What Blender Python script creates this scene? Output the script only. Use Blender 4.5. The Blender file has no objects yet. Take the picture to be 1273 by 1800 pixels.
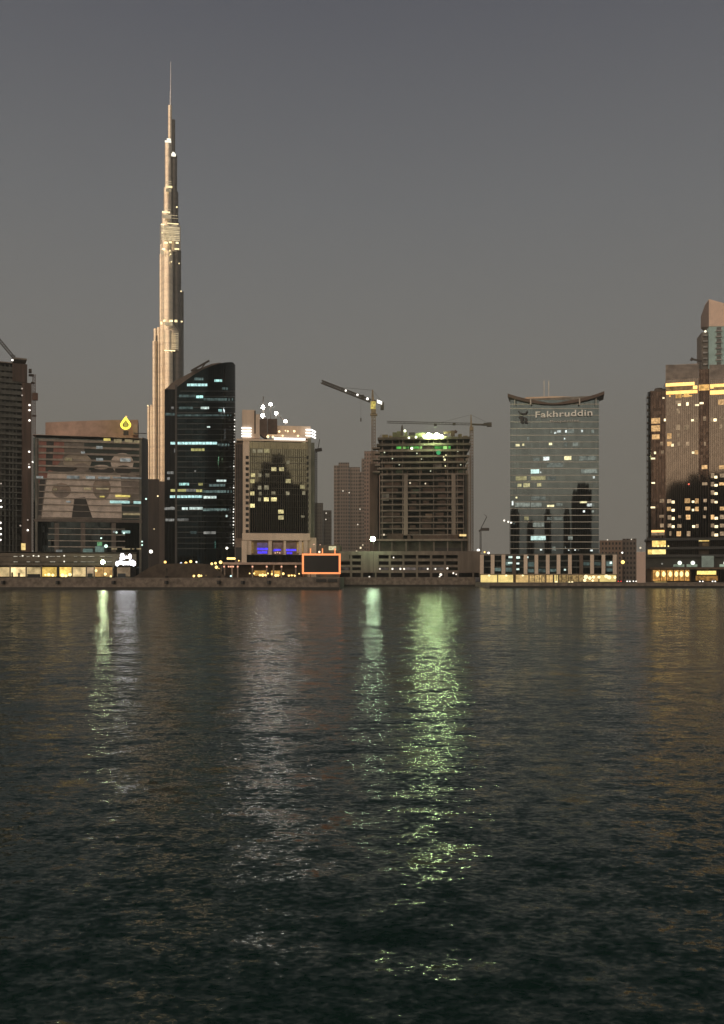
import bpy, math, random
from mathutils import Vector, Matrix
random.seed(7)
S = bpy.context.scene
COL = S.collection
R = math.radians

# ------------------------------------------------------------ camera, sky, exposure
F, HZ, CX, EYE = 1560.0, 1010.0, 636.5, 6.0      # focal length, horizon and centre of the photo (px), eye height (m)
cam_d = bpy.data.cameras.new("camera")
cam_d.sensor_fit = 'VERTICAL'; cam_d.sensor_height = 24.0
cam_d.lens = 24.0 * F / 1800.0
cam_d.shift_y = (HZ - 900.0) / 1800.0
cam_d.clip_start = 0.1; cam_d.clip_end = 30000
cam = bpy.data.objects.new("camera", cam_d); COL.objects.link(cam)
cam.location = (0, 0, EYE); cam.rotation_euler = (R(90), 0, 0)
S.camera = cam
S.view_settings.view_transform = 'Standard'; S.view_settings.look = 'None'
S.view_settings.exposure = 0.0; S.view_settings.gamma = 1.0
S.cycles.use_denoising = True
S.cycles.sample_clamp_indirect = 4.0
S.cycles.max_bounces = 6; S.cycles.caustics_reflective = False
S.cycles.volume_bounces = 0

class NT:
    """small helper for building node trees"""
    def __init__(s, tree):
        s.t = tree; s.n = tree.nodes; s.l = tree.links
    def new(s, kind, **kw):
        n = s.n.new(kind)
        for k, v in kw.items(): setattr(n, k, v)
        return n
    def put(s, sock, v):
        if hasattr(v, 'is_linked') or isinstance(v, bpy.types.NodeSocket): s.l.new(v, sock)
        else: sock.default_value = v
    def m(s, op, a, b=None, c=None):
        n = s.new('ShaderNodeMath', operation=op)
        for i, v in enumerate((a, b, c)):
            if v is not None: s.put(n.inputs[i], v)
        return n.outputs[0]
    def mix(s, f, a, b, blend='MIX'):
        n = s.new('ShaderNodeMix', data_type='RGBA', blend_type=blend)
        s.put(n.inputs[0], f); s.put(n.inputs[6], a); s.put(n.inputs[7], b)
        return n.outputs[2]
    def ramp(s, f, stops, ease='EASE'):
        n = s.new('ShaderNodeValToRGB'); cr = n.color_ramp; cr.interpolation = ease
        while len(cr.elements) < len(stops): cr.elements.new(0.5)
        for e, (p, c) in zip(cr.elements, stops):
            e.position = p; e.color = (*c, 1)
        s.put(n.inputs[0], f)
        return n.outputs[0]

W = bpy.data.worlds.new("World"); S.world = W; W.use_nodes = True
w = NT(W.node_tree); w.n.clear()
gen = w.new('ShaderNodeTexCoord').outputs['Generated']
sep = w.new('ShaderNodeSeparateXYZ'); w.l.new(gen, sep.inputs[0])
sx, sy, sz = sep.outputs
front = w.ramp(sz, [(0.0, (.285, .252, .208)), (.10, (.265, .247, .214)), (.22, (.215, .216, .212)),
                    (.38, (.153, .162, .178)), (.56, (.080, .088, .117)), (1.0, (.03, .036, .060))], 'LINEAR')
back = w.ramp(sz, [(0.0, (.95, .73, .57)), (.045, (1.7, 1.28, .96)), (.11, (3.8, 2.8, 1.95)),
                   (.30, (2.9, 2.35, 1.85)), (.6, (.70, .64, .60)), (1.0, (.04, .042, .060))], 'LINEAR')
az = w.m('ADD', w.m('MULTIPLY', sx, -.62), w.m('MULTIPLY', sy, -.785))      # afterglow low behind the viewer, to the left
mr = w.new('ShaderNodeMapRange', interpolation_type='SMOOTHSTEP')
w.put(mr.inputs[0], az); mr.inputs[1].default_value = .05; mr.inputs[2].default_value = .97
dusk = w.mix(mr.outputs[0], front, back)
sky = w.new('ShaderNodeTexSky', sky_type='NISHITA', sun_disc=False)
sky.sun_elevation = R(-2.5); sky.sun_rotation = math.atan2(-.62, -.785); sky.dust_density = 6; sky.altitude = 0
tot = w.mix(.035, dusk, sky.outputs[0], 'ADD')
bg = w.new('ShaderNodeBackground'); w.l.new(tot, bg.inputs[0]); bg.inputs[1].default_value = 1.0
wo = w.new('ShaderNodeOutputWorld'); w.l.new(bg.outputs[0], wo.inputs[0])

# ------------------------------------------------------------ materials
MATS = {}
def new_mat(name):
    m = bpy.data.materials.new(name); m.use_nodes = True
    t = NT(m.node_tree); t.n.clear()
    out = t.new('ShaderNodeOutputMaterial')
    MATS[name] = m
    return m, t, out

def solid(name, col, rough=.7, metal=0.0, var=.35, scale=.25, streak=False):
    """worn paint, concrete, stone: colour broken by two noises (and vertical stains)"""
    if name in MATS: return MATS[name]
    m, t, out = new_mat(name)
    p = t.new('ShaderNodeBsdfPrincipled')
    co = t.new('ShaderNodeTexCoord').outputs['Object']
    mp = t.new('ShaderNodeMapping'); t.l.new(co, mp.inputs[0])
    if streak: mp.inputs['Scale'].default_value = (1, 1, .12)
    n1 = t.new('ShaderNodeTexNoise'); t.l.new(mp.outputs[0], n1.inputs[0])
    n1.inputs['Scale'].default_value = scale; n1.inputs['Detail'].default_value = 6; n1.inputs['Roughness'].default_value = .65
    lo = tuple(c * (1 - var) for c in col); hi = tuple(min(1, c * (1 + var)) for c in col)
    t.l.new(t.ramp(n1.outputs[0], [(.28, lo), (.72, hi)]), p.inputs['Base Color'])
    p.inputs['Roughness'].default_value = rough; p.inputs['Metallic'].default_value = metal
    t.l.new(p.outputs[0], out.inputs[0])
    return m

def banded(mat, period, depth):
    t = NT(mat.node_tree); p = next(n for n in t.n if n.type == 'BSDF_PRINCIPLED'); src = p.inputs['Base Color'].links[0].from_socket
    co = t.new('ShaderNodeTexCoord').outputs['Object']; s = t.new('ShaderNodeSeparateXYZ'); t.l.new(co, s.inputs[0])
    v = t.m('DIVIDE', s.outputs[2], period); f = t.m('FRACT', v)
    wn = t.new('ShaderNodeTexWhiteNoise', noise_dimensions='1D'); t.put(wn.inputs['W'], t.m('FLOOR', v))
    k = t.m('ADD', t.m('MULTIPLY', t.m('LESS_THAN', f, .3), depth), t.m('MULTIPLY', wn.outputs['Value'], depth * .7))
    t.l.new(t.mix(k, src, (.03, .025, .02, 1)), p.inputs['Base Color'])
def cellcoords(t, cw, ch):
    co = t.new('ShaderNodeTexCoord').outputs['Object']
    s = t.new('ShaderNodeSeparateXYZ'); t.l.new(co, s.inputs[0])
    u = t.m('DIVIDE', t.m('ADD', s.outputs[0], t.m('MULTIPLY', s.outputs[1], .83)), cw)
    v = t.m('DIVIDE', s.outputs[2], ch)
    c = t.new('ShaderNodeCombineXYZ')
    t.put(c.inputs[0], t.m('FLOOR', u)); t.put(c.inputs[1], t.m('FLOOR', v))
    return u, v, c.outputs[0]

def glass(name, tint, rough=.04, cell=(1.5, 3.8), var=.18, jit=.006, line=.10, line_col=(.02, .02, .02), metal=1.0):
    """coated curtain-wall glass: one pane per cell, each pane a hair out of true, thin mullions"""
    if name in MATS: return MATS[name]
    m, t, out = new_mat(name)
    u, v, cid = cellcoords(t, *cell)
    wn = t.new('ShaderNodeTexWhiteNoise', noise_dimensions='2D'); t.l.new(cid, wn.inputs['Vector'])
    lo = tuple(c * (1 - var) for c in tint); hi = tuple(min(1, c * (1 + var)) for c in tint)
    col = t.ramp(wn.outputs['Value'], [(0, lo), (1, hi)], 'LINEAR')
    fu = t.m('FRACT', u)
    isl = t.m('LESS_THAN', fu, line)
    col = t.mix(isl, col, (*line_col, 1))
    p = t.new('ShaderNodeBsdfPrincipled')
    t.l.new(col, p.inputs['Base Color']); p.inputs['Metallic'].default_value = metal
    t.put(p.inputs['Roughness'], t.m('ADD', t.m('MULTIPLY', isl, .4), rough))
    g = t.new('ShaderNodeNewGeometry')
    vm = t.new('ShaderNodeVectorMath', operation='SUBTRACT'); t.l.new(wn.outputs['Color'], vm.inputs[0]); vm.inputs[1].default_value = (.5, .5, .5)
    vs = t.new('ShaderNodeVectorMath', operation='SCALE'); t.l.new(vm.outputs[0], vs.inputs[0]); vs.inputs['Scale'].default_value = jit * 2
    va = t.new('ShaderNodeVectorMath', operation='ADD'); t.l.new(vs.outputs[0], va.inputs[0]); t.l.new(g.outputs['Normal'], va.inputs[1])
    vn = t.new('ShaderNodeVectorMath', operation='NORMALIZE'); t.l.new(va.outputs[0], vn.inputs[0])
    t.l.new(vn.outputs[0], p.inputs['Normal'])
    t.l.new(p.outputs[0], out.inputs[0])
    return m

def glow(name, col, strength, var=.0, scale=.6, sample=False):
    """lit window or lamp; var > 0 gives the uneven light of a furnished room"""
    if name in MATS: return MATS[name]
    m, t, out = new_mat(name)
    e = t.new('ShaderNodeEmission'); e.inputs[0].default_value = (*col, 1)
    if var:
        co = t.new('ShaderNodeTexCoord').outputs['Object']
        n = t.new('ShaderNodeTexNoise'); t.l.new(co, n.inputs[0])
        n.inputs['Scale'].default_value = scale; n.inputs['Detail'].default_value = 4
        k = t.new('ShaderNodeMapRange'); t.l.new(n.outputs[0], k.inputs[0])
        k.inputs[1].default_value = .3; k.inputs[2].default_value = .7
        k.inputs[3].default_value = 1 - var; k.inputs[4].default_value = 1 + var
        oi = t.new('ShaderNodeObjectInfo')
        r = t.m('ADD', t.m('MULTIPLY', oi.outputs['Random'], 1.5 * var), 1 - .75 * var)
        t.put(e.inputs[1], t.m('MULTIPLY', t.m('MULTIPLY', k.outputs[0], r), strength))
    else:
        e.inputs[1].default_value = strength
    t.l.new(e.outputs[0], out.inputs[0])
    m.cycles.emission_sampling = 'FRONT_BACK' if sample else 'NONE'
    return m

# ------------------------------------------------------------ mesh builder and things
class MB:
    def __init__(s): s.v = []; s.f = []; s.mi = []; s.sm = []
    def face(s, idx, m=0, smooth=False): s.f.append(idx); s.mi.append(m); s.sm.append(smooth)
    def hull8(s, p, m=0):
        b = len(s.v); s.v += p
        for q in ((0, 3, 2, 1), (4, 5, 6, 7), (0, 1, 5, 4), (1, 2, 6, 5), (2, 3, 7, 6), (3, 0, 4, 7)):
            s.face([b + i for i in q], m)
    def box(s, x0, x1, y0, y1, z0, z1, m=0):
        if x1 < x0: x0, x1 = x1, x0
        if z1 < z0: z0, z1 = z1, z0
        s.hull8([(x0, y0, z0), (x1, y0, z0), (x1, y1, z0), (x0, y1, z0), (x0, y0, z1), (x1, y0, z1), (x1, y1, z1), (x0, y1, z1)], m)
        return s
    def beam(s, a, b, r, m=0, r2=None):
        a = Vector(a); b = Vector(b); d = (b - a).normalized()
        up = Vector((0, 0, 1)) if abs(d.z) < .9 else Vector((1, 0, 0))
        u = d.cross(up).normalized(); v = d.cross(u)
        r2 = r if r2 is None else r2
        s.hull8([tuple(a + u * (i * r) + v * (j * r)) for i, j in ((-1, -1), (1, -1), (1, 1), (-1, 1))] +
                [tuple(b + u * (i * r2) + v * (j * r2)) for i, j in ((-1, -1), (1, -1), (1, 1), (-1, 1))], m)
        return s
    def cyl(s, x, y, z0, z1, r, r1=None, n=16, m=0):
        r1 = r if r1 is None else r1
        b = len(s.v)
        for k in range(n):
            a = 2 * math.pi * k / n
            s.v.append((x + r * math.cos(a), y + r * math.sin(a), z0))
        for k in range(n):
            a = 2 * math.pi * k / n
            s.v.append((x + r1 * math.cos(a), y + r1 * math.sin(a), z1))
        for k in range(n):
            j = (k + 1) % n
            s.face([b + k, b + j, b + n + j, b + n + k], m, True)
        s.face([b + k for k in range(n - 1, -1, -1)], m); s.face([b + n + k for k in range(n)], m)
        return s
    def ball(s, x, y, z, r, rz=None, n=10, m=0):
        rz = rz or r; b = len(s.v); k = n // 2
        for i in range(k + 1):
            t = math.pi * i / k
            for j in range(n):
                a = 2 * math.pi * j / n
                s.v.append((x + r * math.sin(t) * math.cos(a), y + r * math.sin(t) * math.sin(a), z + rz * math.cos(t)))
        for i in range(k):
            for j in range(n):
                j2 = (j + 1) % n
                s.face([b + i * n + j, b + (i + 1) * n + j, b + (i + 1) * n + j2, b + i * n + j2], m, True)
        return s
    def prism(s, pts, y0, y1, m=0):
        """outline in (x, z), thickness along y"""
        b = len(s.v); n = len(pts)
        s.v += [(x, y0, z) for x, z in pts] + [(x, y1, z) for x, z in pts]
        s.face([b + i for i in range(n)], m); s.face([b + n + i for i in range(n - 1, -1, -1)], m)
        for i in range(n):
            j = (i + 1) % n
            s.face([b + i, b + n + i, b + n + j, b + j], m)
        return s
    def lattice(s, a, b, wd, n, r, m=0):
        """square lattice girder from a to b"""
        a = Vector(a); b = Vector(b); d = (b - a); L = d.length; d.normalize()
        up = Vector((0, 1, 0)); u = d.cross(up).normalized() * wd / 2; v = up * wd / 2
        cs = [u + v, u - v, -u - v, -u + v]
        for c in cs: s.beam(a + c, b + c, r, m)
        for i in range(n):
            p = a + d * (L * i / n); q = a + d * (L * (i + 1) / n)
            for k in range(4):
                c0, c1 = cs[k], cs[(k + 1) % 4]
                s.beam(p + c0, q + c1, r * .7, m); s.beam(p + c0, p + c1, r * .6, m)
        return s
    def mesh(s, name, mats):
        me = bpy.data.meshes.new(name)
        me.from_pydata([tuple(p) for p in s.v], [], s.f)
        for mt in mats: me.materials.append(mt)
        me.polygons.foreach_set('material_index', s.mi)
        me.polygons.foreach_set('use_smooth', s.sm)
        me.update()
        import bmesh
        bm = bmesh.new(); bm.from_mesh(me); bmesh.ops.recalc_face_normals(bm, faces=bm.faces); bm.to_mesh(me); bm.free()
        me.set_sharp_from_angle(angle=R(38))
        return me

def aslist(m): return m if isinstance(m, (list, tuple)) else [m]

def struct(name, mb, mats):
    o = bpy.data.objects.new(name, mb.mesh(name, aslist(mats))); COL.objects.link(o)
    o['kind'] = 'structure'
    return o

ALL = []
class Thing:
    """a thing with its base at (px, distance, ground level), its front turned to the viewer unless yaw says otherwise"""
    def __init__(s, name, label, cat, px, D, z0, turn=0.0, group=None):
        s.name = name; s.D = D
        s.loc = Vector(((px - CX) * D / F, D, z0))
        s.yaw = -math.atan2(s.loc.x, D) + R(turn)
        s.M = Matrix.Translation(s.loc) @ Matrix.Rotation(s.yaw, 4, 'Z'); s.Mi = s.M.inverted()
        s.props = dict(label=label, category=cat)
        if group: s.props['group'] = group
        s.o = None; ALL.append(s)
    def _root(s, data):
        s.o = bpy.data.objects.new(s.name, data); COL.objects.link(s.o)
        s.o.location = s.loc; s.o.rotation_euler = (0, 0, s.yaw)
        for k, v in s.props.items(): s.o[k] = v
    def body(s, mb, mats): s._root(mb.mesh(s.name, aslist(mats))); return s.o
    def part(s, name, mb, mats, parent=None, label=None):
        if s.o is None: s._root(None)
        o = bpy.data.objects.new(name, mb.mesh(name, aslist(mats))); COL.objects.link(o)
        o.parent = parent or s.o
        if label: o['label'] = label
        return o
    def L(s, px, py, dy=0.0):
        """point of this thing's plane y = dy (local) that stands at (px, py) in the photo -> local x, z"""
        o = s.Mi @ Vector((0, 0, EYE)); d = s.Mi.to_3x3() @ Vector(((px - CX) / F, 1, (HZ - py) / F))
        t = (dy - o.y) / d.y; p = o + d * t
        return p.x, p.z
    def P(s, px, py, dy=0.0):
        x, z = s.L(px, py, dy); return (x, dy, z)
    def pb(s, mb, x0, x1, y0, y1, d0=-.1, d1=.1, m=0, base=False):
        a = s.L(x0, y0, d0); b = s.L(x1, y1, d0)
        mb.box(a[0], b[0], d0, d1, 0 if base else b[1], a[1], m); return mb
    def win(s, x0, x1, y0, y1, mat, dy=0.0, name='window', th=.10, label=None):
        return s.part(name, s.pb(MB(), x0, x1, y0, y1, dy - th, dy + .05), mat, None, label)
    def lamp(s, px, py, rpx, mat, dy=-.5, name='lamp', parent=None):
        x, z = s.L(px, py, dy); r = rpx * s.D / F
        return s.part(name, MB().ball(x, dy, z, r), mat, parent)
    def mirror(s, px, py, Y, dy=0.0, lean=0.0):
        """where the sight line through (px, py), mirrored by this front, reaches world Y behind the viewer"""
        p = s.M @ Vector(s.P(px, py, dy)); d = (p - Vector((0, 0, EYE))).normalized()
        n = s.M.to_3x3() @ Vector((lean, -1, 0)).normalized(); d = d - 2 * d.dot(n) * n
        return p + d * ((Y - p.y) / d.y)

def zz(ox, oy, s):
    return lambda q: (ox + q[0] / s, ox + q[2] / s, oy + q[1] / s, oy + q[3] / s)

# common materials
concrete = solid('raw_concrete', (.20, .165, .135), .85, var=.4, streak=True)
concrete_dk = solid('shaded_concrete_grey', (.10, .085, .072), .9, var=.4)
beige = solid('beige_render', (.74, .59, .465), .75, var=.12, streak=True)
pinkbeige = solid('pink_beige_stone', (.54, .40, .32), .75, var=.15, streak=True)
stone = solid('quay_stone', (.195, .162, .130), .85, var=.45, scale=.5)
paving = solid('promenade_paving', (.16, .14, .12), .85, var=.3)
algae = solid('wet_algae_band', (.012, .011, .007), .5, var=.5)
black = solid('black_cladding', (.012, .014, .015), .35, var=.3)
interior = solid('unlit_interior', (.022, .018, .016), .9, var=.5)
steel = solid('dark_crane_steel', (.06, .05, .042), .6, .3)
steel_y = solid('yellow_brown_crane_steel', (.20, .14, .09), .6)
rust = solid('rusty_brown_hoist', (.13, .07, .05), .8)
white_post = solid('pale_painted_metal', (.55, .50, .44), .5)
G_L, G_R = 4.6, 2.2          # ground level on the left and on the right of the far bank

# ------------------------------------------------------------ setting: water, banks, ground
def water_mat():
    m, t, out = new_mat('canal_water')
    pos = t.new('ShaderNodeNewGeometry').outputs['Position']
    def slope(scale, ax, ay, rot, detail, w_):
        mp = t.new('ShaderNodeMapping'); t.l.new(pos, mp.inputs[0])
        mp.inputs['Scale'].default_value = (scale * ax, scale * ay, 1); mp.inputs['Rotation'].default_value = (0, 0, R(rot))
        mp.inputs['Location'].default_value = (w_, w_ * 2, 0)
        n = t.new('ShaderNodeTexNoise', noise_dimensions='3D'); t.l.new(mp.outputs[0], n.inputs[0])
        n.inputs['Scale'].default_value = 1; n.inputs['Detail'].default_value = detail; n.inputs['Roughness'].default_value = .55
        n.inputs['Distortion'].default_value = .4
        v = t.new('ShaderNodeVectorMath', operation='SUBTRACT'); t.l.new(n.outputs['Color'], v.inputs[0]); v.inputs[1].default_value = (.5, .5, .5)
        return v.outputs[0]
    def vscale(v, k):
        n = t.new('ShaderNodeVectorMath', operation='MULTIPLY'); t.l.new(v, n.inputs[0])
        if isinstance(k, tuple): n.inputs[1].default_value = k
        else: t.l.new(k, n.inputs[1])
        return n.outputs[0]
    def vadd(a, b):
        n = t.new('ShaderNodeVectorMath', operation='ADD'); t.l.new(a, n.inputs[0])
        if isinstance(b, tuple): n.inputs[1].default_value = b
        else: t.l.new(b, n.inputs[1])
        return n.outputs[0]
    big = vscale(slope(.55, .5, 1.0, 7, 2, 3.1), (.22, .32, 0))
    mid = vscale(slope(2.3, .55, 1.0, -9, 3, 17.7), (.40, .60, 0))
    fine = vscale(slope(9.0, .7, 1.0, 4, 4, 41.3), (.56, .70, 0))
    gust = t.new('ShaderNodeTexNoise'); gm = t.new('ShaderNodeMapping'); t.l.new(pos, gm.inputs[0]); gm.inputs['Scale'].default_value = (.03, .06, 1)
    t.l.new(gm.outputs[0], gust.inputs[0]); gust.inputs['Scale'].default_value = 1; gust.inputs['Detail'].default_value = 3
    swell = vscale(slope(.15, .45, 1.0, 5, 1, 9.3), (.06, .10, 0))
    k = t.new('ShaderNodeMapRange'); t.l.new(gust.outputs[0], k.inputs[0]); k.inputs[1].default_value = .3; k.inputs[2].default_value = .7
    k.inputs[3].default_value = .9; k.inputs[4].default_value = 1.08
    tot = vscale(vadd(vadd(vadd(big, mid), fine), swell), k.outputs[0])
    nn = t.new('ShaderNodeVectorMath', operation='NORMALIZE'); t.l.new(vadd(tot, (0, -.045, 1.0)), nn.inputs[0])
    p = t.new('ShaderNodeBsdfPrincipled')
    p.inputs['Base Color'].default_value = (.0062, .0260, .0150, 1); p.inputs['Roughness'].default_value = .11
    p.inputs['IOR'].default_value = 1.333; p.inputs['Specular Tint'].default_value = (.72, 1.0, .80, 1)
    t.l.new(nn.outputs[0], p.inputs['Normal'])
    t.l.new(p.outputs[0], out.inputs[0])
    return m
mb = MB(); mb.v = [(-3000, -8, 0), (3000, -8, 0), (3000, 470, 0), (-3000, 470, 0)]; mb.face([0, 1, 2, 3])
struct('water', mb, water_mat())
mb = MB(); mb.v = [(-3000, 460, 2.05), (3000, 460, 2.05), (3000, 5000, 2.05), (-3000, 5000, 2.05)]; mb.face([0, 1, 2, 3])
struct('ground', mb, solid('sandy_ground', (.16, .13, .10), .95, var=.3, scale=.02))
xs, xr = (597 - CX) * 360 / F, (845 - CX) * 430 / F
struct('promenade', MB().box(-900, xs, 360.8, 700, -2, G_L), paving)
struct('promenade', MB().box(xs + .01, xr, 450.8, 701, -2, G_L - .01), paving)
struct('promenade', MB().box(xr + .01, 900, 400.8, 702, -2, G_R), paving)
struct('near_bank', MB().box(-900, 900, -1500, -4, -2, 4.4), paving)

def quay(x0, x1, Y, top, label, fend=()):
    T = Thing('quay_wall', label, 'quay wall', CX, Y, 0); T.yaw = 0
    m = MB()
    n = max(1, int((x1 - x0) / 12))
    for i in range(n):
        a = x0 + (x1 - x0) * i / n; b = x0 + (x1 - x0) * (i + 1) / n
        m.box(a + .03, b - .03, 0, .8, .9, top - .3)
    T.part('wall_face', m, stone)
    T.part('coping', MB().box(x0, x1, -.15, .8, top - .295, top + .12), solid('coping_stone', (.19, .16, .13), .8))
    T.part('tide_band', MB().box(x0, x1, -.06, .7, -.5, .9), algae, None, 'dark wet algae band at the waterline')
    for px in fend:
        x = (px - CX) * Y / F
        T.part('fender', MB().cyl(x, -.5, top - 2.4, top - 1.1, .8, n=12), black)
    return T
q1 = quay(-880, xs, 360, G_L, 'long pale stone quay wall with round dark fenders, left of the orange framed screen', (6, 102, 200, 293, 385, 427, 473))
rec = MB().box((556 - CX) * 360 / F, (574 - CX) * 360 / F, -.7, 0, 3.0, 4.2); q1.part('landing_recess_dark', rec, black)  # black boxes draw the dark inside the landing recesses
rec = MB().box((577 - CX) * 360 / F, (593 - CX) * 360 / F, -.7, 0, 3.0, 4.2); q1.part('landing_recess_dark', rec, black)
quay(xs + .02, xr, 450, G_L, 'set back quay wall below the grey car park')
quay(xr + .02, 880, 400, G_R, 'low dark quay wall below the white colonnade and the hotel on the right')

# ------------------------------------------------------------ under-construction tower, far left
T = Thing('unfinished_tower', 'dark unfinished tower with brown hoist and white work lamps, cut by the left edge', 'building', 0, 470, G_L, 3)
T.part('core', T.pb(MB(), -58, 45, 650, 970, 2.2, 30, 0, True), interior)
y = 645.0
k = 0
while y < 962:
    a = -62; b = 44 if y > 668 else 40
    T.part('floor_slab', T.pb(MB(), a, b, y, y + 2.0, -.4, 31.5), solid('grey_green_concrete', (.085, .085, .075), .9, var=.4))
    y += 10.4
for px in (-50, -38, -26, -12, 2, 9, 17, 23, 29):
    T.part('column', T.pb(MB(), px - 1, px + 1, 640, 966, .2, 1.4, 0, True), solid('grey_green_concrete', (.085, .085, .075), .9))
for px, y0, y1 in ((26, 762, 966), (5, 735, 900), (20, 660, 800)):
    T.part('infill_wall', T.pb(MB(), px - 4, px + 4, y0, y1, 1.5, 2.1), solid('block_infill', (.06, .055, .05), .9))
T.part('stair_wall', T.pb(MB(), 39, 56, 672, 967, -1.2, 20, 0, True), solid('brown_stair_and_shade_wall', (.09, .06, .047), .9, streak=True, var=.5))
T.part('stair_wall', T.pb(MB(), 22, 48, 638, 672, -.8, 20), solid('brown_stair_and_shade_wall', (.09, .06, .047), .9))
T.part('roof_slab', T.pb(MB(), 24, 47.5, 628, 633, -2, 18), concrete)
T.part('roof_slab', T.pb(MB(), -60, 22, 631, 637, -1, 22), concrete)
m = MB().lattice(T.P(60, 967, -2.5), T.P(60, 658, -2.5), 1.3, 60, .1)
T.part('hoist_mast', m, rust)
T.part('hoist_cage', T.pb(MB(), 57, 67, 690, 703, -4, -1.5), rust)
for q in ((51, 56, 648, 655), (51, 60, 657, 661), (57, 64, 729, 732), (55, 61, 671, 674)):
    T.part('scaffold_bracket', T.pb(MB(), *q, -2, 0), steel)
wl = glow('work_lamp_white', (1, .96, .86), 3.0, sample=False)
for px, py in ((52, 712), (52, 721), (52, 739), (51.5, 794), (51.5, 821), (58, 812), (1.5, 880), (2.5, 891), (1, 919), (1.5, 929), (1.5, 939), (1, 949), (22, 633), (49, 932)):
    T.lamp(px, py, 1.6, wl, -2.2, 'work_lamp')
for px, py in ((39, 683), (39, 695), (51, 816), (36, 924), (2, 850), (49, 914)):
    T.lamp(px, py, 1.4, glow('work_lamp_dim', (1, .85, .7), .5), -2.2, 'work_lamp')
T.win(37.5, 45, 955, 967, glow('lit_entrance', (1, .72, .28), 1.3, .3), -1.2, 'lit_doorway')
T2 = Thing('tower_crane', 'faint thin luffing crane jib leaning over the dark tower at the left edge', 'crane', -30, 500, G_L)
m = MB().lattice(T2.P(24, 628), T2.P(-6, 592), 1.4, 10, .11); T2.part('jib', m, steel)
T2.part('mast', MB().lattice(T2.P(24, 966), T2.P(24, 624), 1.6, 50, .12), steel)

# ------------------------------------------------------------ low podium with shops, left
T = Thing('shopping_podium', 'long low brown podium with two rows of parking strips over glowing yellow shop fronts', 'building', 110, 408, G_L)
T.part('upper_storeys', T.pb(MB(), -120, 240, 971, 994.5, 0, 40), solid('podium_brown', (.155, .128, .098), .8, var=.3))
T.part('parapet', T.pb(MB(), -121, 241, 969, 971.5, -.4, 40), concrete)
for yy in (978.5, 988):
    T.part('parking_slot', T.pb(MB(), -118, 198, yy - 1.3, yy + 1.3, -.08, .3), solid('dim_parking_slot', (.05, .045, .035), .8))
gl = glow('parking_tube', (1, .92, .72), .38, .5)
for yy in (978, 987.5):
    for x0, x1 in ((-60, -50), (-30, -18), (24, 31), (34, 40), (47, 53), (62, 70), (80, 87), (88, 97), (100, 106), (130, 136), (142, 152), (154, 166), (176, 184), (188, 197)):
        if random.random() < .85: T.part('tube_light', T.pb(MB(), x0, x1, yy - .5, yy + .6, -.25, -.1), gl)
for px, py in ((113, 977), (113, 987), (68, 977.5), (40, 977), (59, 977), (83, 979)): T.lamp(px, py, 1.3, glow('parking_lamp', (1, .93, .75), 1.5), -.6, 'lamp')
cols = [-100, -72, -44, -10, 18, 46, 73, 101, 127, 152, 166, 199, 240]
cw = {73: ('y', .6), 46: ('p', .42), 101: ('y', .75), 127: ('p', .62), 18: ('p', .55), 152: ('d', .3), 166: ('o', .3), 199: ('d', .16), -10: ('p', .5)}
T.part('shop_back_wall', T.pb(MB(), -119, 239, 994.6, 1016, 5.0, 6, 0, True), interior)
for a, b in zip(cols, cols[1:]):
    k, s = cw.get(a, ('p', .45))
    c = {'y': (1, .66, .16), 'p': (1, .74, .36), 'd': (.7, .5, .3), 'o': (.9, .52, .18)}[k]
    if a == 199: a2, b2 = 206, 229
    else: a2, b2 = a + 1, b - 1
    T.win(a2, b2, 997, 1013.5, glow('shop_%s_%d' % (k, int(s * 100)), c, s * 1.55, .55, .35), 1.2, 'shop_window')
    T.part('pillar', T.pb(MB(), a - 1.2, a + 1.2, 994.6, 1016, -.2, .9, 0, True), solid('podium_brown', (.12, .10, .08), .8))
T.part('pillar', T.pb(MB(), 100, 105, 994.6, 1014, -.8, .9, 0, True), black)
for x0, x1, y0 in ((48, 71, 1009), (20, 23, 1006), (32, 35, 1007), (154, 163, 1008), (120, 126, 1010), (207, 221, 1008), (-8, -3, 1004)):
    T.part('shop_counter', T.pb(MB(), x0, x1, y0, 1016, .2, .8, 0, True), black)
lb = glow('shop_bulb', (1, .8, .35), 2.2)
for px, py, r in ((86, 1010, 2.6), (93, 1011, 2.4), (110, 1011, 3.2), (123, 1010, 3.0), (116, 1012, 2.4), (169, 1003, 2.2), (185, 1009, 2.6), (195, 1013, 1.8), (80, 1010.5, 1.6)):
    T.lamp(px, py, r, lb, -.2, 'lamp')

signw = glow('white_neon', (.93, .93, 1.0), 7.0, sample=True)
def blob_sign(label, rows, px, D=402):
    s = Thing('illuminated_sign', label, 'sign', px, D, 10)
    m = MB()
    for (cx, cy, rx, ry) in rows:
        x, z = s.L(cx, cy); k = D / F
        m.ball(x, 0, z, rx * k, ry * k, 12)
    s.part('backing_rail', s.pb(MB(), min(r[0] - r[2] for r in rows), max(r[0] + r[2] for r in rows), 983.6, 984.6, .5, 1.2), black)
    s.part('lettering', m, signw)
blob_sign('glaring white two line neon sign over a small yellow shop front', [(215, 976.5, 3.4, 4), (217, 980.5, 3.4, 3.2), (222.5, 979.5, 3, 2.2), (228.5, 978.5, 2.6, 5), (213, 981, 2, 2.4),
           (206.5, 991.5, 3, 3.6), (207, 989, 3.2, 2.6), (212, 988, 3, 4), (217, 990, 3, 3.4), (221, 990, 3, 3), (225.5, 990, 3, 3.2), (230, 989, 3.2, 4.5), (235, 990.5, 3.6, 4.6), (233, 986.5, 2.4, 2)], 221)
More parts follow.
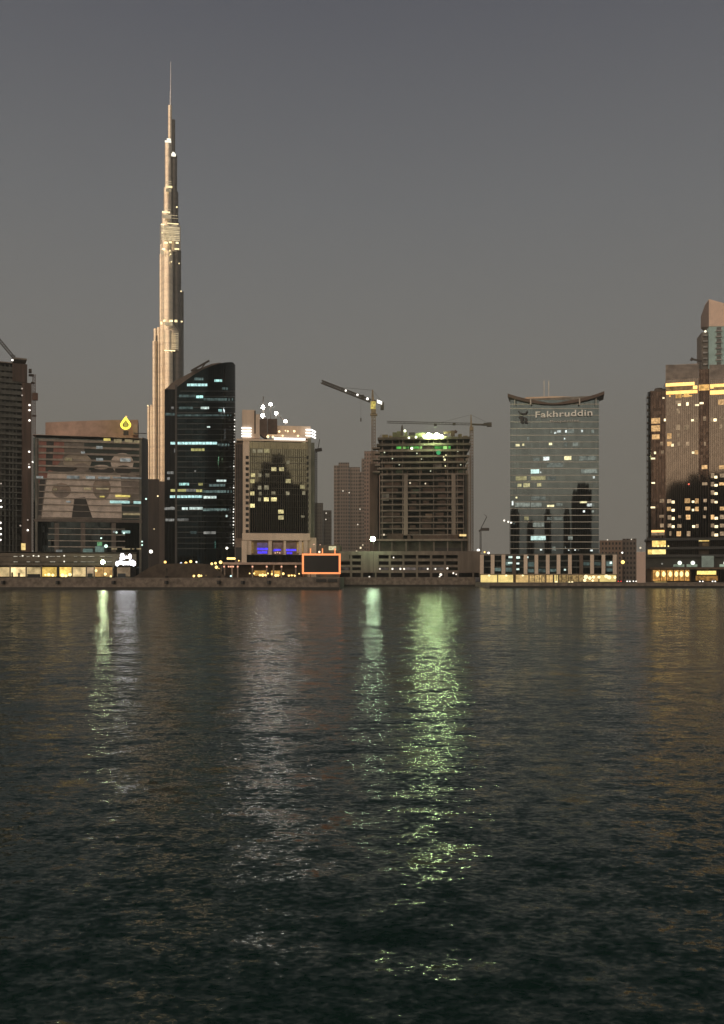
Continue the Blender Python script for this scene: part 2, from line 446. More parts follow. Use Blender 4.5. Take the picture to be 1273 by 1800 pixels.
blob_sign('glaring white neon sign cut by the left edge of the picture', [(-2, 977, 5, 4), (4, 977.5, 5, 4), (10, 978, 5, 4.4), (-2, 990, 5, 3.6), (4, 989.5, 5, 3.8), (8.5, 989, 3.4, 3.4)], 4)

# ------------------------------------------------------------ mural building
T = Thing('office_building', 'broad office block with a huge printed mural, under the yellow drop emblem', 'building', 155, 480, G_L, -4)
dg = glass('mural_glass', (.022, .030, .032), cell=(1.6, 3.4), var=.4, line=.06)
T.part('glass_body', T.pb(MB(), 59, 250, 769, 972, 0, 34, 0, True), dg)
m = MB()
a = T.L(250, 769, 0); b = T.L(260, 772, 6)
m.hull8([(a[0], .1, 0), (b[0], 6, 0), (b[0], 33, 0), (a[0], 33, 0), (a[0], .1, a[1]), (b[0], 6, b[1]), (b[0], 33, b[1]), (a[0], 33, a[1])])
T.part('side_wall', m, black)
T.part('parapet', T.pb(MB(), 57, 251, 764, 770, -.8, 34.5), pinkbeige)
m = MB()
pts = []
for i in range(25):
    t_ = i / 24; px = 80 + (243 - 80) * t_; top = 742.5 - 4.5 * math.sin(math.pi * min(1, t_ * 1.0) * .5)
    dy = 6 - 5 * math.sin(math.pi * t_)
    x, z = T.L(px, top, dy); pts.append((x, dy, z))
zb = T.L(100, 765, 2)[1]
n = len(pts); m.v = [(x, y_, zb) for x, y_, z in pts] + pts + [(x, 26, zb) for x, y_, z in pts] + [(x, 26, z) for x, y_, z in pts]
for i in range(n - 1):
    m.face([i, i + 1, n + i + 1, n + i], 0, True); m.face([n + i, n + i + 1, 3 * n + i + 1, 3 * n + i]); m.face([2 * n + i, 3 * n + i, 3 * n + i + 1, 2 * n + i + 1])
m.face([0, n, 3 * n, 2 * n]); m.face([n - 1, 3 * n - 1, 4 * n - 1, 2 * n - 1])
T.part('roof_drum', m, solid('pink_roof_drum', (.50, .34, .265), .75, var=.18))
T.part('plant_box', T.pb(MB(), 234, 242, 746, 765, 1, 8), pinkbeige)
T.part('roof_rail', T.pb(MB(), 235, 258, 760.5, 762.5, -.4, .2), black)
mur = {k: solid('mural_' + k, c, .7, var=.25) for k, c in dict(bg=(.17, .15, .13), red=(.27, .115, .09), robe=(.56, .48, .42), skin=(.28, .22, .175), dark=(.035, .032, .03), green=(.028, .042, .038), tan=(.34, .29, .23), mid=(.22, .185, .16)).items()}
m = MB(); T.pb(m, 66, 246, 772, 918, -.30, -.02); T.part('mural', m, mur['bg'], None, 'printed mural of pale robed figures on a red and dark ground')
mural = T.o.children[-1]
def patch(pts, c, d):
    q = [T.L(x, y_, -.32 - d * .03) for x, y_ in pts]
    T.part('mural_panel', MB().prism(q, -.32 - d * .03, -.2), mur[c], mural)
def oval(cx, cy, rx, ry, c, d): patch([(cx + rx * math.cos(i * .3927), cy + ry * math.sin(i * .3927)) for i in range(16)], c, d)
patch([(68, 773), (113, 773), (113, 800), (88, 838), (68, 850)], 'red', 1)
patch([(82, 773), (95, 773), (92, 822), (80, 832)], 'dark', 2)
patch([(148, 776), (246, 780), (246, 830), (150, 826)], 'green', 1)
patch([(70, 842), (80, 840), (72, 905), (67, 905)], 'dark', 2)
patch([(84, 830), (160, 832), (215, 834), (240, 836), (214, 911), (73, 911)], 'robe', 3)
patch([(212, 834), (244, 838), (244, 870), (214, 870)], 'mid', 4)
oval(136, 812, 25, 16, 'tan', 5); oval(110, 824, 26, 5, 'dark', 6); oval(143, 822, 14, 8, 'mid', 6)
oval(180, 828, 21, 5, 'dark', 6); oval(178, 821, 14, 4, 'robe', 7)
oval(179, 858, 16, 20, 'skin', 6); oval(179, 866, 13, 12, 'mid', 7)
oval(215, 814, 20, 18, 'robe', 5); oval(217, 826, 15, 8, 'dark', 6); oval(216, 791, 16, 5, 'dark', 6)
oval(108, 862, 17, 13, 'skin', 6); oval(108, 868, 13, 7, 'mid', 7)
patch([(131, 876), (150, 874), (163, 911), (126, 911)], 'dark', 6)
patch([(214, 884), (246, 884), (246, 914), (214, 914)], 'green', 6)
for i in range(13):
    yy = 775 + i * 11.2
    T.part('floor_edge', T.pb(MB(), 68, 246, yy, yy + 1.7, -.95, -.52), solid('mural_floor_edge', (.27, .235, .20), .7))
T.part('soffit_band', T.pb(MB(), 60, 250, 912, 919, -1.2, .2), solid('soffit_brown', (.12, .10, .085), .8))
for yy in (928, 938.5, 949.5, 960):
    T.part('white_band', T.pb(MB(), 85, 220, yy, yy + 2.6, -.7, .1), solid('pale_band', (.38, .34, .29), .7))
for x in (100, 146, 200): T.part('pier', T.pb(MB(), x - 4, x + 4, 919, 970, -.4, .1), solid('pier_brown', (.12, .10, .085), .7))
for x in (64, 247): T.part('edge_frame', T.pb(MB(), x - 2, x + 2, 770, 972, -1.0, .1, 0, True), solid('edge_frame_grey', (.13, .125, .105), .6))
f = zz(50, 720, 5.786)
wm = {'y': glow('office_yellow', (1, .82, .22), .75, .3), 'c': glow('office_cyan', (.62, 1, .93), .55, .4), 'w': glow('office_white_dim', (.8, .85, .8), .28, .5), 'd': glow('office_tan_dim', (.9, .72, .4), .25, .5), 'g': glow('office_green', (.3, .75, .35), .35, .4), 't': glow('shop_teal', (.4, .6, .52), .28, .4)}
for q in ((765, 292, 835, 318, 'y'), (870, 298, 950, 340, 'd'), (980, 302, 1060, 335, 'd'), (1075, 310, 1130, 340, 'd'), (690, 370, 755, 400, 'w'), (690, 492, 760, 522, 'w'), (935, 495, 1040, 530, 'w'),
          (535, 425, 575, 447, 'w'), (80, 675, 150, 700, 'w'), (390, 670, 520, 705, 'w'), (585, 675, 675, 705, 'w'), (710, 680, 830, 705, 'w'), (860, 683, 1150, 705, 'w'), (565, 793, 640, 815, 'd'), (690, 795, 820, 815, 'd'), (725, 877, 775, 892, 'y'), (885, 868, 1035, 890, 'y'),
          (830, 925, 1030, 955, 'c'), (1070, 930, 1145, 958, 'c'), (960, 1050, 1135, 1075, 'd'), (385, 928, 430, 945, 'w'), (250, 800, 290, 820, 'd'), (860, 1232, 910, 1255, 'w'), (950, 1230, 1035, 1258, 'c'), (555, 1415, 655, 1460, 't'), (680, 1390, 770, 1450, 't'), (700, 1345, 750, 1385, 'g'), (280, 1425, 345, 1450, 'w'), (370, 490, 445, 520, 'd')):
    T.win(*f(q), wm[q[4]], -.95, 'window')
for px, py, r in ((186.5, 960, 3), (178, 946, 1.5), (218, 937, 1.8), (205, 936, 1.6), (250, 952, 1.4), (250, 958, 1.4), (257, 877, 1.6)): T.lamp(px, py, r, glow('green_white_lamp', (.7, 1, .85), 1.8), -1.3, 'lamp')
for x0, x1 in ((196, 206), (215, 229), (232, 236), (240, 248)): T.win(x0, x1, 963.5, 966, wm['d'], -1.4, 'window')
E = Thing('roof_emblem', 'glowing yellow drop shaped emblem on the roof of the mural building', 'emblem', 221, 478, T.L(221, 765)[1] + G_L, -4)
def ring(fr, r0, n=24):
    o, i_ = [], []
    for k in range(n + 1):
        a = 2 * math.pi * k / n; s_ = math.sin(a); c_ = math.cos(a)
        wd = 9.5 * (1 - .62 * max(0, c_)) ; x = s_ * wd; y_ = 746 - c_ * (13 if c_ > 0 else 9)
        o.append((221 + x, y_)); i_.append((221 + x * r0, 746.5 + (y_ - 746) * r0))
    m = MB()
    for k in range(n):
        q = [fr.L(*p) for p in (o[k], o[k + 1], i_[k + 1], i_[k])]
        m.prism(q, -.4, .4)
    return m
E.part('drop_ring', ring(E, .62), glow('yellow_neon', (1, .86, .08), 2.2, sample=False))
m = MB(); m.prism([E.L(*p) for p in ((220, 738), (222.5, 738), (225, 750), (221, 753), (217.5, 750))], -.2, .2); E.part('drop_core', m, glow('yellow_neon_dim', (.8, .7, .1), .6))
E.lamp(222, 732.5, 1.8, glow('emblem_tip', (1, .6, .25), 1.2), 0, 'tip_light')
E.part('stand', E.pb(MB(), 217, 226, 757, 765, .5, 1.2), steel)

# ------------------------------------------------------------ the very tall stepped tower
T = Thing('supertall_tower', 'extremely tall stepped silver tower tapering to a needle, lit gold at its setbacks', 'skyscraper', 295, 1450, 2.05)
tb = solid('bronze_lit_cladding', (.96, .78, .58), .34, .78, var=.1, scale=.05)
td = solid('shaded_bronze_cladding', (.10, .086, .076), .45, .45, var=.2, scale=.05)  # darker copy: shade of the right side and tube gaps put into the colour
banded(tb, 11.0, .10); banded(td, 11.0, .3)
k = 1450 / F
def tube(x0, x1, yt, dy, mat, yb=None, name='tube'):
    cx, zt = T.L((x0 + x1) / 2, yt, dy); r = (x1 - x0) / 2 * k
    z0 = 0 if yb is None else T.L(x0, yb, dy)[1]
    return T.part(name, MB().cyl(cx, dy, z0, zt, r, n=24), mat)
xa, z0 = T.L(300, 187, 0); z1 = T.L(300, 160, 0)[1]; z2 = T.L(300, 108, 0)[1]
T.part('spire', MB().cyl(xa, 0, z0, z1, 1.5, 1.2, 10).cyl(xa + .3, 0, z1, z2, 1.0, .35, 10), solid('spire_steel', (.7, .68, .68), .4, .6))
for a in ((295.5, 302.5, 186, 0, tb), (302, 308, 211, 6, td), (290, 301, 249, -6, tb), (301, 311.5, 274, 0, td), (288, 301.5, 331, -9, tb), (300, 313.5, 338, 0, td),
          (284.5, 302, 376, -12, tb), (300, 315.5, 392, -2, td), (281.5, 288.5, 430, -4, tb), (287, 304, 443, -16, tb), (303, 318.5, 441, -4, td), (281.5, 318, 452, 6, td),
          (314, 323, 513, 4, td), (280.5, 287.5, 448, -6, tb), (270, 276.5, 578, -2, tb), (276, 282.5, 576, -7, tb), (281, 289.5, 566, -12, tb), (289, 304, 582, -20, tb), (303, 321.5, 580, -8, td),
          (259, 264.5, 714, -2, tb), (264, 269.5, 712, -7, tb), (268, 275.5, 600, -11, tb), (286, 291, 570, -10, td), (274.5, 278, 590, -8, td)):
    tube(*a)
tube(282, 317.5, 398, 2, tb, 446, 'lantern_tier')
tube(288, 315, 583, -12, tb, 617, 'lantern_tier')
m = MB(); cx, z0 = T.L(301, 583, -12); z1 = T.L(301, 570, -12)[1]; m.cyl(cx, -12, z0, z1, 13.5 * k, 4 * k, 24); T.part('tier_cone', m, tb)
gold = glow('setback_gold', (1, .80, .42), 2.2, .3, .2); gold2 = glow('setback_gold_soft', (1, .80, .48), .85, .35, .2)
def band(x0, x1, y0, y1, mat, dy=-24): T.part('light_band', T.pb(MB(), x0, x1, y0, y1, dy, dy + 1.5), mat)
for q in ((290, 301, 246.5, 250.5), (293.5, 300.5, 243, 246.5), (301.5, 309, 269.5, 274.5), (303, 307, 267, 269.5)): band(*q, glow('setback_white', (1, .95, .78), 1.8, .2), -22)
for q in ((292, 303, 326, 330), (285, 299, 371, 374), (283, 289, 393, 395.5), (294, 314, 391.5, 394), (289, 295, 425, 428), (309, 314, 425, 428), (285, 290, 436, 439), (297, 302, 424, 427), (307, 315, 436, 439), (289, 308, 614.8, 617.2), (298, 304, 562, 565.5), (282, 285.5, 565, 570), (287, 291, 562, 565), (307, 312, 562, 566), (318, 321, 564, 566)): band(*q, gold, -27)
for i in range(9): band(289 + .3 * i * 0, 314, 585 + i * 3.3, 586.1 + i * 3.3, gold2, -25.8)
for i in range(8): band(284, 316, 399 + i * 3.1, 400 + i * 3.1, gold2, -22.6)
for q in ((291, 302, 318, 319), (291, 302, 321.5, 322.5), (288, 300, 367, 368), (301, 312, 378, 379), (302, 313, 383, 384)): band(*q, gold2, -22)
for q in ((285.5, 301, 376.5, 384), (292, 301, 331.5, 337), (302, 312, 394.5, 398), (288.5, 302, 396, 398.5), (289.5, 303.5, 566, 572), (283, 288, 440, 447)): band(*q, glow('setback_wash', (1, .80, .50), .62, .35, .08), -26.5)  # glowing strips stand in for light washing over the setbacks
for px, py in ((299, 440.5), (300, 447), (301.5, 460), (285, 409), (311, 364), (318.5, 512), (260, 713), (315, 463), (262, 875)): T.lamp(px, py, 1.3, gold, -26, 'floodlight')

T = Thing('shade_block', 'plain dark brown block added as shade over the foot of the very tall tower', 'building', 275, 700, G_L)  # added block; its dark brown stands for shade on the tower's foot
T.part('wall', T.pb(MB(), 260, 280, 842, 970, 0, 25, 0, True), solid('tower_shade_brown', (.075, .058, .047), .85, var=.25, streak=True))
T.part('wall', T.pb(MB(), 280.2, 300, 846, 970, -1.5, 25, 0, True), solid('tower_shade_brown_pale', (.13, .10, .08), .85, var=.25, streak=True))
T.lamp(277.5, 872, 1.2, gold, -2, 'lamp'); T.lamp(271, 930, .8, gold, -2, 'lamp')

# ------------------------------------------------------------ dark curved tower
T = Thing('curved_glass_tower', 'near black curved glass tower with a slanting roof and scattered teal lit floors', 'building', 352, 470, G_L)
def dyf(px):
    t_ = (px - 309) / 105.0
    return 1.5 - 13 * math.sin(math.pi * min(1, max(0, t_)) * .62) + 21 * max(0, t_) ** 3
top = [(309, 682), (315, 678), (325, 670), (340, 659.5), (355, 650.5), (370, 643.5), (385, 638.8), (398, 636.8), (407, 636.4), (412, 638), (414, 642)]
tg = glass('black_green_glass', (.0032, .0062, .0080), .05, (1.6, 3.25), .35, .01, .07, (.01, .012, .012))
m = MB(); fp = []
for i in range(31):
    px = 309 + 105 * i / 30
    for (a, ya), (b, yb) in zip(top, top[1:]):
        if a <= px <= b: yt = ya + (yb - ya) * (px - a) / (b - a); break
    dy = dyf(px); x, z = T.L(px, yt, dy); fp.append((x, dy, z))
n = len(fp); BK = 30
m.v = [(x, d, 0) for x, d, z in fp] + fp + [(x, BK, 0) for x, d, z in fp] + [(x, BK, z) for x, d, z in fp]
for i in range(n - 1):
    m.face([i, i + 1, n + i + 1, n + i], 0, True); m.face([n + i, n + i + 1, 3 * n + i + 1, 3 * n + i]); m.face([2 * n + i, 3 * n + i, 3 * n + i + 1, 2 * n + i + 1]); m.face([i, 2 * n + i, 2 * n + i + 1, i + 1])
m.face([0, n, 3 * n, 2 * n]); m.face([n - 1, 2 * n - 1, 4 * n - 1, 3 * n - 1])
T.part('curved_facade', m, tg)
m = MB(); T.pb(m, 289.5, 309, 684, 970, 2.5, 28, 0, True); T.part('flat_wing', m, glass('black_wing_glass', (.006, .007, .008), .12, (1.6, 3.25), .3, .01))
m = MB(); T.pb(m, 308, 312.5, 676, 970, 1.0, 3, 0, True); T.part('edge_fin', m, solid('fin_grey', (.06, .055, .05), .6))
m = MB().prism([T.L(x, y_, 9) for x, y_ in ((291, 684), (302, 673), (330, 657.5), (350, 648), (372, 639.5), (388, 637), (388, 660), (291, 700))], 9, 14)
T.part('roof_slope', m, solid('brown_roof_slope', (.16, .125, .10), .7, var=.2))
m = MB().beam(T.P(336, 652, 6), T.P(368, 634, 6), .45).beam(T.P(336, 652, 6), T.P(353, 649, 6), .4).beam(T.P(353, 649, 6), T.P(362, 637.5, 6), .3)
T.part('roof_boom', m, steel)
m = MB()
for i in range(30):
    yy = 688 + i * 9.55
    for j in range(15):
        a = 310 + 7 * j; b = a + 7
        if b > 414: b = 413.6
        p = [T.P(a, yy, dyf(a) - .12), T.P(b, yy, dyf(b) - .12)]
        ytop = 683 - .7 * (a - 309)
        if yy < ytop + 6: continue
        m.hull8([p[0], p[1], (p[1][0], p[1][1] + .5, p[1][2]), (p[0][0], p[0][1] + .5, p[0][2])] + [(q[0], q[1], q[2] + .35) for q in (p[0], p[1])] + [(p[1][0], p[1][1] + .5, p[1][2] + .35), (p[0][0], p[0][1] + .5, p[0][2] + .35)])
T.part('floor_bands', m, solid('spandrel_black', (.022, .026, .027), .4, .4))
cm = {'c': glow('teal_floor', (.55, 1, .93), .8, .55, .5), 'C': glow('teal_floor_bright', (.62, 1, .97), 1.0, .4, .6), 'd': glow('teal_floor_dim', (.45, .66, .62), .17, .7, .5), 'y': glow('olive_floor', (.85, .8, .3), .5, .5, .5), 'w': glow('white_floor', (.82, 1, .92), .7, .5, .6), 'e': glow('grey_floor', (.6, .6, .55), .28, .6, .5)}
def strip(x0, x1, y0, kind, h=4.4):
    m = MB(); x = x0
    while x < x1 - .3:
        b = min(x + 6.2, x1)
        da, db = (dyf(x), dyf(b)) if x > 309 else (2.5, 2.5)
        p, q = T.P(x, y0 + h / 2, da - .2), T.P(b - .5, y0 + h / 2, db - .2); p2, q2 = T.P(x, y0 - h / 2, da - .2), T.P(b - .5, y0 - h / 2, db - .2)
        o = .3
        m.hull8([p, q, (q[0], q[1] + o, q[2]), (p[0], p[1] + o, p[2]), p2, q2, (q2[0], q2[1] + o, q2[2]), (p2[0], p2[1] + o, p2[2])])
        x = b
    T.part('lit_floor_window', m, cm[kind])
for q in ((329, 365, 676.5, 'C'), (342, 358, 666, 'd'), (377, 391, 669, 'c', 4), (391, 404, 683, 'd'), (309, 345, 696, 'd'), (345, 358, 697.5, 'c'), (358, 411, 702, 'd'), (301, 306, 717, 'e'), (315, 340, 717, 'd'), (353, 368, 717, 'w', 4), (384, 391, 721.5, 'c'),
          (291, 308, 728, 'd'), (312, 408, 730, 'd', 3), (364, 370, 750.5, 'w', 2.5), (300, 382, 779, 'C'), (383, 404, 782, 'd'), (336, 360, 790.5, 'y'), (306, 310.5, 792, 'e', 7), (294, 306, 831, 'e'), (294, 299, 841, 'e'), (342, 345, 828, 'e', 3), (381, 399, 845, 'w', 3.5),
          (315, 333, 851, 'c'), (349, 357, 851, 'y'), (368, 397, 853, 'd'), (300, 327, 862, 'y'), (327, 345, 862, 'e'), (345, 356, 862.5, 'y'), (356, 409, 864, 'd'), (299, 356, 873, 'C'), (358, 381, 874, 'w'), (289, 308, 894, 'e'), (320, 331, 894, 'w'), (333, 357, 893.5, 'w'), (357, 404, 896, 'd'), (397, 402, 907, 'w', 3.5),
          (291, 307, 914, 'e'), (312, 332, 913.5, 'e'), (335, 346, 936, 'd'), (358, 380, 936.5, 'e'), (300, 306, 893, 'e')):
    strip(*q)
sl = glow('string_light', (1, .95, .85), 1.6); sl2 = glow('string_light_dim', (.9, .85, .72), .5)
for i in range(44):
    py = 728 + i * 5.4 + random.uniform(-1, 1)
    b = random.random()
    T.lamp(412.5 - (py - 728) * .010 + random.uniform(-.4, .4), py, 1.25 if b < .3 else .9, sl if b < .3 else sl2, 6, 'string_lamp')

# ------------------------------------------------------------ beige hotel with floodlit crown
T = Thing('beige_hotel', 'beige hotel block with a dark glass front, white striped crown lights and blue lit arches', 'building', 485, 480, G_L, 3)
hg = glass('hotel_olive_glass', (.075, .080, .062), .03, (1.15, 3.3), .2, .0006, .30, (.05, .045, .035))
T.part('left_wing', T.pb(MB(), 413, 428, 778, 985, 1.2, 30, 0, True), solid('wing_beige', (.26, .20, .16), .8))
for i in range(4): T.part('wing_louvre', T.pb(MB(), 415 + i * 3, 417.2 + i * 3, 781, 946, .9, 1.3), solid('louvre_dark', (.04, .03, .026), .7))
T.part('left_pier', T.pb(MB(), 427, 438.5, 771, 986, -.6, 26, 0, True), beige)
T.part('right_pier', T.pb(MB(), 541.5, 547, 770, 946, -.4, 24, 0, True), solid('green_beige_pier', (.24, .23, .18), .8, var=.2))
T.part('right_return', T.pb(MB(), 547, 553, 778, 946, 3, 24, 0, True), solid('green_beige_return', (.20, .20, .155), .8, var=.2))
T.part('glass_front', T.pb(MB(), 438.5, 541.5, 776, 936, 0, 22), hg)
T.part('top_glass_band', T.pb(MB(), 439, 541, 776.5, 790, -.25, 0), glass('hotel_pale_band', (.10, .10, .072), .1, (3.2, 5), .1, .004, .04, (.1, .1, .08)))
for yy in range(803, 935, 11): T.part('floor_line', T.pb(MB(), 439, 541, yy, yy + .9, -.12, .05), solid('olive_line', (.08, .075, .06), .6))
for yy in range(804, 936, 10):
    T.part('balcony_recess', T.pb(MB(), 432, 437.5, yy - 2.8, yy + 2.8, -.75, -.5), interior)
    T.part('balcony_recess', T.pb(MB(), 539.5, 542.5, yy - 2.8, yy + 2.8, -.55, -.3), interior)
f = zz(400, 680, 4.864)
hw = {'d': glow('room_dim', (.75, .66, .42), .27, .5, .8), 'y': glow('room_yellow', (.95, .82, .42), .5, .5, .8), 'Y': glow('room_bright', (1, .86, .4), .85, .6, .9)}
for q in ((215, 532, 242, 563, 'd'), (258, 532, 300, 563, 'd'), (312, 530, 360, 565, 'y'), (640, 475, 668, 505, 'y'), (505, 630, 530, 660, 'd'), (375, 687, 418, 720, 'y'), (442, 687, 482, 720, 'y'), (200, 740, 236, 770, 'Y'), (265, 740, 290, 770, 'd'), (325, 740, 358, 773, 'd'), (195, 792, 232, 823, 'Y'), (498, 788, 542, 823, 'y'),
          (260, 845, 290, 878, 'd'), (315, 842, 352, 878, 'd'), (622, 838, 662, 872, 'y'), (195, 895, 230, 928, 'Y'), (268, 897, 292, 928, 'd'), (375, 893, 410, 920, 'd'), (312, 945, 352, 978, 'Y'), (372, 945, 422, 978, 'Y'), (262, 947, 286, 978, 'd'), (640, 892, 665, 923, 'd'), (192, 1000, 232, 1032, 'Y'), (434, 1050, 480, 1083, 'Y'), (434, 1100, 480, 1135, 'y'), (628, 1098, 660, 1118, 'd'), (500, 895, 530, 925, 'd')):
    T.win(*f(q), hw[q[4]], -.05)
# crown
T.part('crown_wall', T.pb(MB(), 416, 541, 771, 777, -1.2, 24), beige)
T.part('crown_tower', T.pb(MB(), 426, 448, 720, 771, 1, 14), beige)
T.part('crown_tower', T.pb(MB(), 448.2, 457, 728, 771, 0, 12), beige)
T.part('crown_slot', T.pb(MB(), 447.2, 449.6, 722, 762, -.2, 1.2), solid('slot_brown', (.10, .07, .055), .8))
m = MB(); m.prism([T.L(x, y_, -.3) for x, y_ in ((456.5, 737), (470, 735), (470, 770), (464, 769), (456.5, 763))], -.3, 4); T.part('louvre_screen', m, solid('screen_brown', (.11, .075, .06), .8))
T.part('louvre_screen', T.pb(MB(), 471, 487.5, 736, 762, .4, 5), solid('screen_brown', (.11, .075, .06), .8))
T.part('louvre_screen', T.pb(MB(), 477, 481, 738, 762, 0, .4), solid('slot_brown', (.10, .07, .055), .8))
T.part('penthouse', T.pb(MB(), 487.5, 546, 748, 771, 2, 20), beige)
T.part('parapet', T.pb(MB(), 470, 540, 763, 768, -.6, .6), beige)
cl = glow('crown_white', (1, .97, .9), 2.2, sample=True)
for i in range(4): T.part('crown_light', T.pb(MB(), 424.5, 442, 751 + i * 4.8, 753.7 + i * 4.8, .2, .8), cl)
for i in range(3):
    m = MB(); T.pb(m, 537.5, 547.5, 754 + i * 5.2, 756.4 + i * 5.2, -.9, -.2)
    a, b = T.P(547.5, 755.6 + i * 5.2, -.6), T.P(554.5, 759.4 + i * 5.2, 3); m.beam(a, b, .35)
    T.part('crown_light', m, cl)
T.part('crown_light', T.pb(MB(), 482, 537, 769, 774, -1.5, -.9), cl)
for px, py, r in ((471, 767.5, 2.4), (480, 768, 2.2), (497, 766, 1.6), (524, 766, 1.8), (491, 758.5, 2), (517.5, 758, 2.2), (506, 758, 1.6), (502, 757, 1.2)): T.lamp(px, py, r, glow('amber_crown_lamp', (1, .75, .4), 2.2), -1.5, 'crown_lamp')
fl = glow('roof_floodlight', (1, .97, .90), 90, sample=True)
T.part('mast', MB().beam(T.P(463, 768, 4), T.P(463, 697, 4), .25), steel)
for px, py, r in ((462.5, 715.5, 3.0), (462, 730.5, 3.0), (476, 710.5, 2.6), (485.5, 726.5, 2.6), (502, 740.5, 2.4)): T.lamp(px, py, r, fl, 3, 'floodlight')
T.part('mast', MB().beam(T.P(476, 762, 4), T.P(476, 710, 4), .15).beam(T.P(488, 728, 4), T.P(505, 745, 4), .2).beam(T.P(485.5, 760, 4), T.P(485.5, 726, 4), .15).beam(T.P(502, 750, 4), T.P(502, 741, 4), .15), steel)
# podium of the hotel
T.part('podium', T.pb(MB(), 426, 545, 937, 950, -3, 26), beige)
T.part('podium_back', T.pb(MB(), 433, 541, 950, 988, 1, 25, 0, True), solid('podium_recess', (.36, .27, .17), .8))
for a, b in ((427, 436), (436.5, 442), (472, 478), (499, 503), (526, 531), (534, 541)): T.part('podium_column', T.pb(MB(), a, b, 950, 976, -2.6, 0), beige)
T.part('podium_column', T.pb(MB(), 425, 434, 950, 988, -3.2, 0, 0, True), beige)
T.part('podium_glass', T.pb(MB(), 434, 533, 975, 990, -3.4, .9, 0, True), glass('podium_dark_glass', (.022, .024, .021), .1, (2.4, 4), .3))
T.part('side_block', T.pb(MB(), 541.2, 556, 945, 985, -1, 20, 0, True), beige)
T.part('arch_panel', T.pb(MB(), 413, 426, 946, 985, -.8, 20, 0, True), solid('wing_beige', (.26, .20, .16), .8))
T.part('dark_window', T.pb(MB(), 414, 425, 962, 985, -1.1, -.7), black)
blue = glow('blue_arch', (.10, .07, .75), .55, .6, .5); blue2 = glow('blue_arch_bright', (.09, .06, .95), 1.1, .3)
for a, b, s_ in ((452, 470.5, .25), (480.5, 497, .06), (503.5, 521, .1)):
    T.win(a, b, 954, 974, glow('arch_%d' % a, (.24, .17, .35) if a == 452 else (.28, .17, .13), .35, .4, .6), .9, 'arch_window')
for q in ((452, 471, 963, 967), (453, 470, 969, 973), (482, 494, 965, 968), (480, 485, 966, 969), (503, 521, 965, 968.5), (504, 514, 970, 974)): T.part('blue_light', T.pb(MB(), *q, .6, .75), blue2)
T.win(437.5, 446, 953, 972, glow('podium_warm', (.8, .5, .2), .30, .4, .7), .9, 'arch_window'); T.win(522, 534, 953, 972, glow('podium_warm', (.8, .5, .2), .30, .4, .7), .9, 'arch_window')
for px, py in ((484, 972), (488, 971), (492, 972), (552, 957), (563, 958)): T.lamp(px, py, 1.2, glow('podium_pink', (1, .6, .4), 1.0), -3.5, 'lamp')
hx = Thing('construction_hoist', 'slim grey hoist mast with a short jib behind the right corner of the beige hotel', 'hoist', 556, 515, G_L)
hx.part('mast', MB().lattice(hx.P(555.5, 950), hx.P(555.5, 792), 1.3, 40, .14), steel); hx.part('jib', MB().beam(hx.P(554, 792), hx.P(566, 790), .9).beam(hx.P(559, 790), hx.P(562, 772), .2), steel)

# ------------------------------------------------------------ waterfront pavilion, embankment, lamps
struct('embankment', MB().prism([((x - CX) * 400 / F, EYE + (HZ - y_) * 400 / F) for x, y_ in ((238, 1015.5), (262, 1000), (280, 992), (330, 990), (372, 992), (400, 1015.5))], 396, 440), solid('brown_earth', (.075, .058, .044), .95, var=.4))
T = Thing('waterfront_pavilion', 'low flat roofed restaurant pavilion with amber lamps under a pink beige canopy', 'building', 450, 402, G_L)
T.part('canopy', T.pb(MB(), 392, 531, 988.5, 992.5, -2, 14), pinkbeige)
T.part('back_wall', T.pb(MB(), 394, 530, 992.5, 1014, 7, 13, 0, True), solid('pavilion_brown', (.10, .075, .055), .85))
for x in (395, 408, 418, 444, 469, 481, 495, 520):
    T.part('column', T.pb(MB(), x - 1.2, x + 1.2, 992.5, 1016, -1.2, -.3, 0, True), solid('pavilion_column', (.30, .24, .19), .8))
am = glow('amber_lamp', (1, .68, .22), 2.6, sample=False); amp = glow('pink_downlight', (1, .5, .3), 1.4)
for px in (394, 402, 406, 410, 418, 444, 469, 495, 520): T.lamp(px, 996, 1.5, amp, -2.1, 'downlight')
for px, py, r in ((447, 1008, 1.6), (462, 1011, 2.6), (457, 1011, 2), (467, 1011, 2), (471, 1008, 1.5), (485, 1011.5, 2.4), (489, 1011.5, 2), (498, 1008.5, 2.2), (478, 1009, 1.5), (508, 1012, 1.6), (513, 1011.5, 1.5), (518.5, 1012, 1.6), (526, 1008.5, 1.2), (439, 1008, 1.2)): T.lamp(px, py, r, am, -1, 'table_lamp')
for q in ((447, 470, 1003, 1012), (477, 493, 1003, 1012), (505, 519, 1010, 1012)): T.win(*q, glow('pavilion_amber', (.95, .52, .12), .55, .6, .5), 6.8)
T = Thing('garden_kiosk', 'small amber lit kiosk beside the pavilion with bright bulbs along its foot', 'kiosk', 380, 398, G_L)
T.part('roof', T.pb(MB(), 356, 390, 994.5, 996, -1, 5), solid('kiosk_roof', (.12, .09, .06), .8))
T.part('back_wall', T.pb(MB(), 357, 389, 996, 1015, 3, 5, 0, True), solid('pavilion_brown', (.10, .075, .055), .85))
for x in (358, 366, 379, 389): T.part('post', T.pb(MB(), x - .7, x + .7, 996, 1016, -.7, 0, 0, True), solid('pavilion_column', (.30, .24, .19), .8))
for a, b in ((358, 366), (368, 375)): T.win(a, b, 996, 1003, glow('kiosk_amber', (1, .72, .2), .8, .35, .6), .3)
